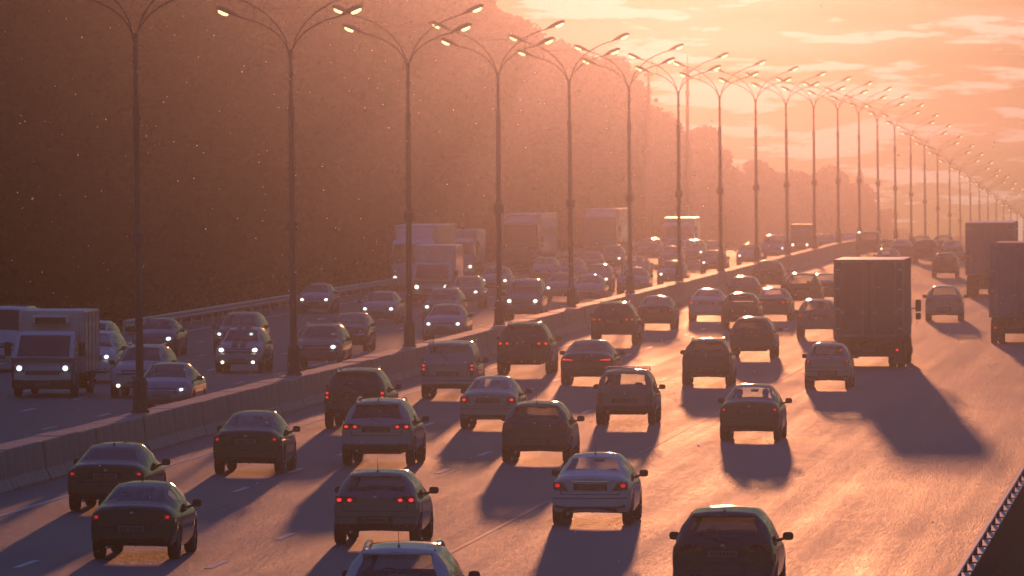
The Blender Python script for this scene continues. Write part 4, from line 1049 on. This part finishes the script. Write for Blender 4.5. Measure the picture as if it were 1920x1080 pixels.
mid = [
 c('suv', (1533, 634), 'grey', 'grey SUV partly hidden by the left side of the box truck', cat='suv', W=1.78, H=1.62, lamp='block'),
 c('suv', (1152, 646), 'black', 'tall black SUV with thin red lamps just right of the fifth lamp post', cat='suv', W=1.9, H=1.72, lamp='double', glass='d', rails='c'),
 c('sedan', (1229, 617), 'black', 'black sedan with shining roof next to the sixth lamp post', lamp='small', W=1.76),
 c('sedan', (1326, 601), 'white', 'white sedan with red lamps just right of the seventh lamp post', lamp='block', W=1.74, glass='m', brake=1),
 c('hatch', (1389, 615), 'darkgrey', 'dark hatchback with see-through rear window just right of the white sedan with red lamps', W=1.76, H=1.55, glass='c', lamp='small', lit=False),
 c('sedan', (1450, 600), 'darkgrey', 'dark sedan with paired red lamps ahead of the coupe-roofed crossover', W=1.74, lamp='double'),
 c('suv', (1505, 580), 'black', 'large black SUV with bright roof corners ahead of the grey SUV', cat='suv', W=1.92, H=1.78, lamp='block', lit=False, rails='c'),
 c('sedan', (1546, 566), 'darkred', 'dark car mostly hidden between the large black SUV and the box truck', lamp='small'),
 c('hatch', (1394, 574), 'grey', 'grey car right of the eighth lamp post, ahead of the dark hatchback', W=1.74, lit=False),
 c('suv', (1441, 548), 'black', 'black SUV with glinting roof rails near the ninth lamp post', cat='suv', W=1.82, H=1.75, rails='c', lit=False),
 c('hatch', (1770, 602), 'silver', 'pale hatchback alone in the lane right of the box truck', W=1.74, H=1.62, L=4.1, glass='m', lit=False),
 c('hatch', (1772, 520), 'darkgrey', 'small dark hatchback ahead of the pale hatchback in the right-hand lanes', W=1.66, H=1.52, glass='c', lit=False),
 c('sedan', (1664, 508), 'darkblue', 'dark car with only its roof showing above the box truck', W=1.7, lit=False),
 c('van', (1628, 481), 'brown', 'brown minibus silhouetted at the crest beside the end of the barrier', name='van', cat='van', W=1.9, H=1.55 + .3, lit=False),
 c('sedan', (1690, 487), 'grey', 'grey sedan near the crest just right of the minibus', W=1.7, lit=False),
 c('suv', (1737, 494), 'darkred', 'dark red SUV at the crest left of the small dark hatchback', cat='suv', W=1.8, lit=False),
 c('hatch', (1727, 479), 'beige', 'car roof glinting just beyond the dark red SUV at the crest', lit=False),
 c('sedan', (1785, 490), 'silver', 'silver sedan at the crest left of the tall far truck', W=1.75, lit=False),
 c('hatch', (1769, 478), 'beige', 'car roof glinting beyond the silver sedan at the crest', lit=False),
]
inn = [
 ci('suv', (172, 718), 'white', 'white SUV emerging from behind the white box truck, one headlamp lit', cat='suv', W=1.84, H=1.75, hr=.08),
 ci('suv', (166, 690), 'white', 'white car mostly hidden behind the white box truck and the white SUV', cat='suv', W=1.8, H=1.7, headlights=None),
 ci('sedan', (292, 668), 'grey', 'grey sedan with both headlamps lit right of the nearest lamp post', W=1.76, hr=.09),
 ci('suv', (262, 746), 'silver', 'silver SUV with roof bars behind the nearest lamp post, one fog lamp lit', cat='suv', W=1.84, H=1.68, rails='c', headlights=None, fog='one', glass='m'),
 ci('sedan', (309, 772), 'bluegrey', 'dark blue grey sedan beside the barrier at the nearest lamp post', W=1.80, L=4.75, hr=.055, H=1.46, glass='d'),
 ci('suv', (446, 668), 'darkgrey', 'dark SUV directly behind the striped car, one headlamp showing', cat='suv', W=1.84, H=1.68, hr=.07),
 ci('suv', (451, 699), 'silver', 'small silver crossover with two dark bonnet stripes and lit fog lamps', cat='suv', L=4.1, W=1.78, H=1.60, stripes=1, fog='both', hr=.10, cool=False),
 ci('suv', (597, 693), 'darkgrey', 'dark crossover beside the second lamp post, cut by the barrier', cat='suv', W=1.86, H=1.62, rails='c', headlights='imgright', hr=.09, glass='d'),
 ci('sedan', (592, 588), 'silver', 'silver sedan in the far left lane next to the guard rail', W=1.74, hr=.08, cool=False),
 ci('hatch', (654, 659), 'darkred', 'small dark car with a see-through cabin between the second and third lamp posts', W=1.62, H=1.5, glass='c', headlights='imgleft', cool=False, hr=.075, cabin=1),
 ci('sedan', (712, 607), 'silver', 'silver sedan left of the third lamp post with two round lit headlamps', W=1.78, hr=.085),
 ci('suv', (829, 611), 'darkgrey', 'dark SUV with open see-through cabin behind the silver sedan by the barrier', cat='suv', W=1.8, rails='c', glass='c', headlights='imgleft', hr=.09, cabin=1),
 ci('sedan', (834, 639), 'silver', 'silver sedan with two bluish headlamps between the third and fourth lamp posts', W=1.82, H=1.5, hr=.075),
 ci('suv', (872, 578), 'grey', 'grey crossover in front of the pale small trucks, one headlamp showing', cat='suv', W=1.8, H=1.6, headlights='imgright', cool=False),
 ci('sedan', (929, 549), 'silver', 'silver sedan left of the fourth lamp post below the large truck', W=1.78, cool=False),
 ci('mpv', (982, 601), 'grey', 'tall grey people carrier between the fourth and fifth lamp posts', cat='minivan', W=1.8, H=1.92, cool=False, hr=.10, lit=False),
 ci('sedan', (1052, 564), 'bluegrey', 'blue grey sedan left of the fifth lamp post', headlights='imgleft', W=1.8),
 ci('sedan', (1102, 568), 'silver', 'silver sedan with see-through cabin right of the fifth lamp post', headlights=None, glass='c', W=1.8, cabin=1),
 ci('hatch', (1119, 546), 'grey', 'grey hatchback with one round headlamp between the fifth and sixth lamp posts', headlights='imgright', cool=False),
 ci('hatch', (1020, 530), 'silver', 'silver car in front of the rear end of the large truck', headlights=None),
 ci('sedan', (1070, 531), 'grey', 'grey car just left of the fifth lamp post, far back', headlights=None),
 ci('sedan', (1106, 516), 'darkgrey', 'dark car with glinting roof right of the fifth lamp post, far back', headlights=None),
 ci('suv', (1145, 509), 'darkgrey', 'dark SUV with bright glinting roof left of the sixth lamp post', cat='suv', headlights='imgright', cool=False),
 ci('sedan', (1187, 552), 'bluegrey', 'blue grey sedan directly behind the sixth lamp post', headlights=None, W=1.8),
 ci('sedan', (1192, 526), 'grey', 'grey sedan just right of the sixth lamp post, second in its lane', headlights=None),
 ci('sedan', (1260, 536), 'bluegrey', 'blue grey sedan left of the seventh lamp post beside the barrier', W=1.75, headlights='imgleft', cool=False),
 ci('suv', (1218, 493), 'darkgrey', 'dark SUV between the sixth and seventh lamp posts with blazing roof', cat='suv', headlights=None),
 ci('sedan', (1258, 503), 'grey', 'grey car with glinting roof and windows left of the seventh lamp post', headlights=None),
 ci('hatch', (1264, 488), 'darkgrey', 'farthest dark car left of the seventh lamp post', headlights=None),
 ci('suv', (1299, 496), 'grey', 'grey SUV with shining roof right of the seventh lamp post', cat='suv', headlights='imgright', cool=False),
 ci('sedan', (1338, 512), 'darkgrey', 'dark sedan with blazing roof left of the eighth lamp post', headlights='imgleft'),
 ci('sedan', (1335, 490), 'grey', 'grey sedan behind the blazing-roof sedan left of the eighth lamp post', headlights=None),
 ci('sedan', (1404, 498), 'bluegrey', 'blue grey car left of the ninth lamp post with one blue-white headlamp', headlights='imgleft'),
 ci('mpv', (1452, 488), 'silver', 'pale people carrier between the ninth and tenth lamp posts', cat='minivan', headlights='imgright', glass='c'),
 ci('sedan', (1549, 474), 'grey', 'grey sedan roof showing above the barrier between the eleventh and twelfth lamp posts', headlights=None),
 ci('hatch', (1589, 470), 'silver', 'farthest oncoming car, its roof just above the end of the barrier', headlights=None),
]
placed = {}
for i, s in enumerate(near + mid + inn):
    s['lod'] = 0 if i < len(near) or s.get('cabin') else 1
    k = KIND[s['kind']]
    if s['color'] in ('silver', 'white') and s.get('dir', 1) > 0: s.setdefault('paintmirror', 0)
    r = car(s); L_ = r['_len']; a, b = r['_wr'], r['_wf']
    for q in ('_len', '_wr', '_wf'): del r[q]
    place(r, s, a, b, L_); placed[s['label']] = (r, s, L_)

TR_O = 'trucks on the right carriageway'; TR_I = 'trucks and vans on the left carriageway'
def put_truck(s):
    r = truck(s); ax = s['axles']; place(r, s, min(ax), max(ax), s['L']); return r
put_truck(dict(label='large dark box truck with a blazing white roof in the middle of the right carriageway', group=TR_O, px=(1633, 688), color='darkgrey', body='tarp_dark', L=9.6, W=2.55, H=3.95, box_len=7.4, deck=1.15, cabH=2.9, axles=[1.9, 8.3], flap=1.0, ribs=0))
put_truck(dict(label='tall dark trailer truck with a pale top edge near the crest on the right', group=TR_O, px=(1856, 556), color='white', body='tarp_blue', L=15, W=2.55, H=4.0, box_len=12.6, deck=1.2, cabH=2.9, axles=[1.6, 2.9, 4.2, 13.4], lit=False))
put_truck(dict(label='blue grey truck with a rounded roof edge cut off by the right frame edge', group=TR_O, px=(1914, 643), color='white', body='tarp_blue', L=9.5, W=2.5, H=4.15, box_len=7.0, deck=1.1, cabH=2.8, axles=[1.7, 8.2], round=.22, lit=True))
put_truck(dict(label='small white refrigerated box truck with lit headlamps at the left edge', group=TR_I, px=(87, 744), dir=-1, color='white', body='box_white', L=5.9, W=2.15, H=2.75, box_len=3.7, deck=.75, cabW=2.02, cabH=2.12, cabgap=.08, axles=[1.1, 4.95], van_cab=1, fridge=1, headlights=1, cool=1, hr=.082, twin=False, ribs=1))
put_truck(dict(label='pale box truck between the third and fourth lamp posts with a bright roof', group=TR_I, px=(812, 572), dir=-1, color='white', body='box_white', L=6.6, W=2.15, H=3.05, box_len=4.4, deck=.8, cabW=2.02, cabH=2.2, cabgap=.05, axles=[1.2, 5.6], van_cab=1, headlights=1, hr=.10, twin=False))
put_truck(dict(label='pale long truck behind the third lamp post next to the forest', group=TR_I, px=(777, 546), dir=-1, color='white', body='box_white', L=13, W=2.5, H=3.7, box_len=10.5, deck=1.1, cabH=2.9, axles=[2.0, 3.3, 11.9], headlights=1, deflector=1, ribs=1))
put_truck(dict(label='small pale truck right behind the bright-roofed box truck', group=TR_I, px=(856, 523), dir=-1, color='white', body='box_white', L=8, W=2.4, H=3.0, box_len=5.6, deck=1.0, cabH=2.5, axles=[1.4, 7.0], headlights=1))
put_truck(dict(label='large dark-fronted truck with a bright cream side right of the fourth lamp post', group=TR_I, px=(977, 510), dir=-1, color='darkgrey', body='box_white', L=15.5, W=2.5, H=3.75, box_len=13, deck=1.15, cabH=3.3, axles=[2, 3.3, 4.6, 14.3], headlights=None, deflector=1))
put_truck(dict(label='faint hazy truck left of the sixth lamp post in front of the forest', group=TR_I, px=(1127, 484), dir=-1, color='grey', body='box_white', L=14, W=2.5, H=3.6, box_len=11.5, deck=1.15, cabH=3.2, axles=[2, 3.3, 13], headlights=None, deflector=1))
put_truck(dict(label='faint pale box truck behind the seventh lamp post in front of the forest', group=TR_I, px=(1272, 484), dir=-1, color='white', body='box_white', L=9, W=2.3, H=2.95, box_len=6.6, deck=1.0, cabH=2.6, axles=[1.5, 8], headlights=None))
put_truck(dict(label='small dark truck with lit headlamps between the tenth and eleventh lamp posts', group=TR_I, px=(1501, 478), dir=-1, color='darkgrey', body='tarp_dark', L=6.5, W=1.6, H=2.3, box_len=4.2, deck=.8, cabH=1.9, axles=[1.2, 5.5], headlights=1, twin=False))
bus = car(dict(kind='van', px=(6, 697), color='white', label='white van with dark windscreen cut off by the left edge', group=TR_I, dir=-1, headlights=None, lod=1, W=2.0, H=2.35, cat='van', name='van', glass='d'))
for q in ('_len', '_wr', '_wf'): bus_v = bus[q]
L_ = bus['_len']; a_, b_ = bus['_wr'], bus['_wf']
for q in ('_len', '_wr', '_wf'): del bus[q]
place(bus, dict(px=(4, 697), dir=-1), a_, b_, L_)

# ------------------------------------------------------------------ people seen through rear windows
def person(root, s, L, side, label):
    k = KIND[s['kind']]; sc = s.get('H', k['H']) / k['H']
    yf0 = k['ws'][1] - 1.75
    me = bpy.data.meshes.new('person')
    # seated figure: pelvis, chest, neck, head, arms to the wheel, thighs, shins
    P = [(0, .12, .62), (0, .05, .85), (0, .0, 1.06), (0, .02, 1.15), (0, .04, 1.26), (0, .05, 1.34),
         (-.18, .02, 1.05), (-.23, .2, .86), (-.15, .45, .92), (.18, .02, 1.05), (.23, .2, .86), (.15, .45, .92),
         (-.1, .5, .60), (-.1, .62, .34), (.1, .5, .60), (.1, .62, .34)]
    E = [(0, 1), (1, 2), (2, 3), (3, 4), (4, 5), (2, 6), (6, 7), (7, 8), (2, 9), (9, 10), (10, 11), (0, 12), (12, 13), (0, 14), (14, 15)]
    Rr = [.15, .15, .13, .055, .095, .085, .07, .05, .035, .07, .05, .035, .08, .05, .08, .05]
    P = [(x, y, z - .36) for x, y, z in P]
    me.from_pydata(P, E, []); me.materials.append(M['cloth'])
    o = bpy.data.objects.new('person', me); COL.objects.link(o)
    sk = o.modifiers.new('skin', 'SKIN')
    for i, v in enumerate(me.skin_vertices[0].data): v.radius = (Rr[i], Rr[i] * .8); v.use_root = (i == 0)
    sb = o.modifiers.new('sub', 'SUBSURF'); sb.levels = 1; sb.render_levels = 1
    tag(o, label, 'person', 'people inside cars')
    M4 = root.matrix_basis @ Matrix.Translation((side * .36, yf0 + .02, .33))
    o.matrix_basis = M4
    mb = MB(); mb.ell((0, .045, .955), (.088, .10, .115)); mb.ell((0, .15, .93), (.015, .02, .02), 6, 4); h = mb.build('head', M['skin'], o, smooth=True)
    mb = MB(); mb.ell((0, .028, .975), (.096, .098, .108)); mb.build('hair', M['hair'], o, smooth=True)
for lb, (r, s, L_) in list(placed.items()):
    if s.get('person'):
        person(r, s, L_, -1, 'driver silhouetted in the black sedan at the bottom left corner' if s['person'] == 1 else 'driver silhouetted in the left seat of the dark sedan above the bottom right SUV')
        if s['person'] == 2: person(r, s, L_, 1, 'passenger silhouetted in the right seat of the dark sedan above the bottom right SUV')

# ================================================================== AIRBORNE SEED FLUFF
m = bpy.data.materials.new('seed fluff'); m.use_nodes = True; t = m.node_tree; t.nodes.clear()
o_ = t.nodes.new('ShaderNodeOutputMaterial'); d_ = t.nodes.new('ShaderNodeBsdfDiffuse'); tr_ = t.nodes.new('ShaderNodeBsdfTranslucent'); x_ = t.nodes.new('ShaderNodeMixShader')
d_.inputs[0].default_value = (.9, .88, .85, 1); tr_.inputs[0].default_value = (.95, .92, .88, 1); x_.inputs[0].default_value = .85
t.links.new(d_.outputs[0], x_.inputs[1]); t.links.new(tr_.outputs[0], x_.inputs[2]); t.links.new(x_.outputs[0], o_.inputs[0])
n = 1000; yy = 80 + 300 * rg.random(n) ** .8
cen = np.stack([rg.uniform(-46, 4, n), yy, rg.uniform(.3, 15, n)], 1)
cen[:, 0] = -(yy * math.tan(YAW)) + rg.normal(0, 1, n) * (yy * .05 + 1.5); cen[:, 2] += yy * G
siz = np.exp(rg.normal(math.log(.010), .36, n)) * (.55 + yy / 330)
base = np.array([(1, 0, 0), (-1, 0, 0), (0, 1, 0), (0, -1, 0), (0, 0, 1), (0, 0, -1)], float)
tri = [(0, 2, 4), (2, 1, 4), (1, 3, 4), (3, 0, 4), (2, 0, 5), (1, 2, 5), (3, 1, 5), (0, 3, 5)]
V = (cen[:, None, :] + base[None] * siz[:, None, None]).reshape(-1, 3)
Fq = (np.array(tri)[None] + (np.arange(n) * 6)[:, None, None]).reshape(-1, 3)
me = bpy.data.meshes.new('seed_fluff'); me.from_pydata(V.tolist(), [], Fq.tolist()); me.materials.append(m)
o = bpy.data.objects.new('seed_fluff', me); COL.objects.link(o); tag(o, 'sunlit seed fluff drifting in the air above the road', kind='stuff')

# ================================================================== HAZE
mb = MB(); mb.box(-330, 130, -40, 1690, -12, 30.5)
hz = mb.build('haze', None); m = bpy.data.materials.new('haze'); m.use_nodes = True; t = m.node_tree; t.nodes.clear()
o_ = t.nodes.new('ShaderNodeOutputMaterial'); pv = t.nodes.new('ShaderNodeVolumePrincipled')
pv.inputs['Density'].default_value = HAZE_DENSITY; pv.inputs['Color'].default_value = HAZE_COLOR; pv.inputs['Anisotropy'].default_value = HAZE_G
t.links.new(pv.outputs[0], o_.inputs['Volume']); hz.data.materials.append(m); tag(hz, kind='stuff', label='warm evening haze over the motorway')
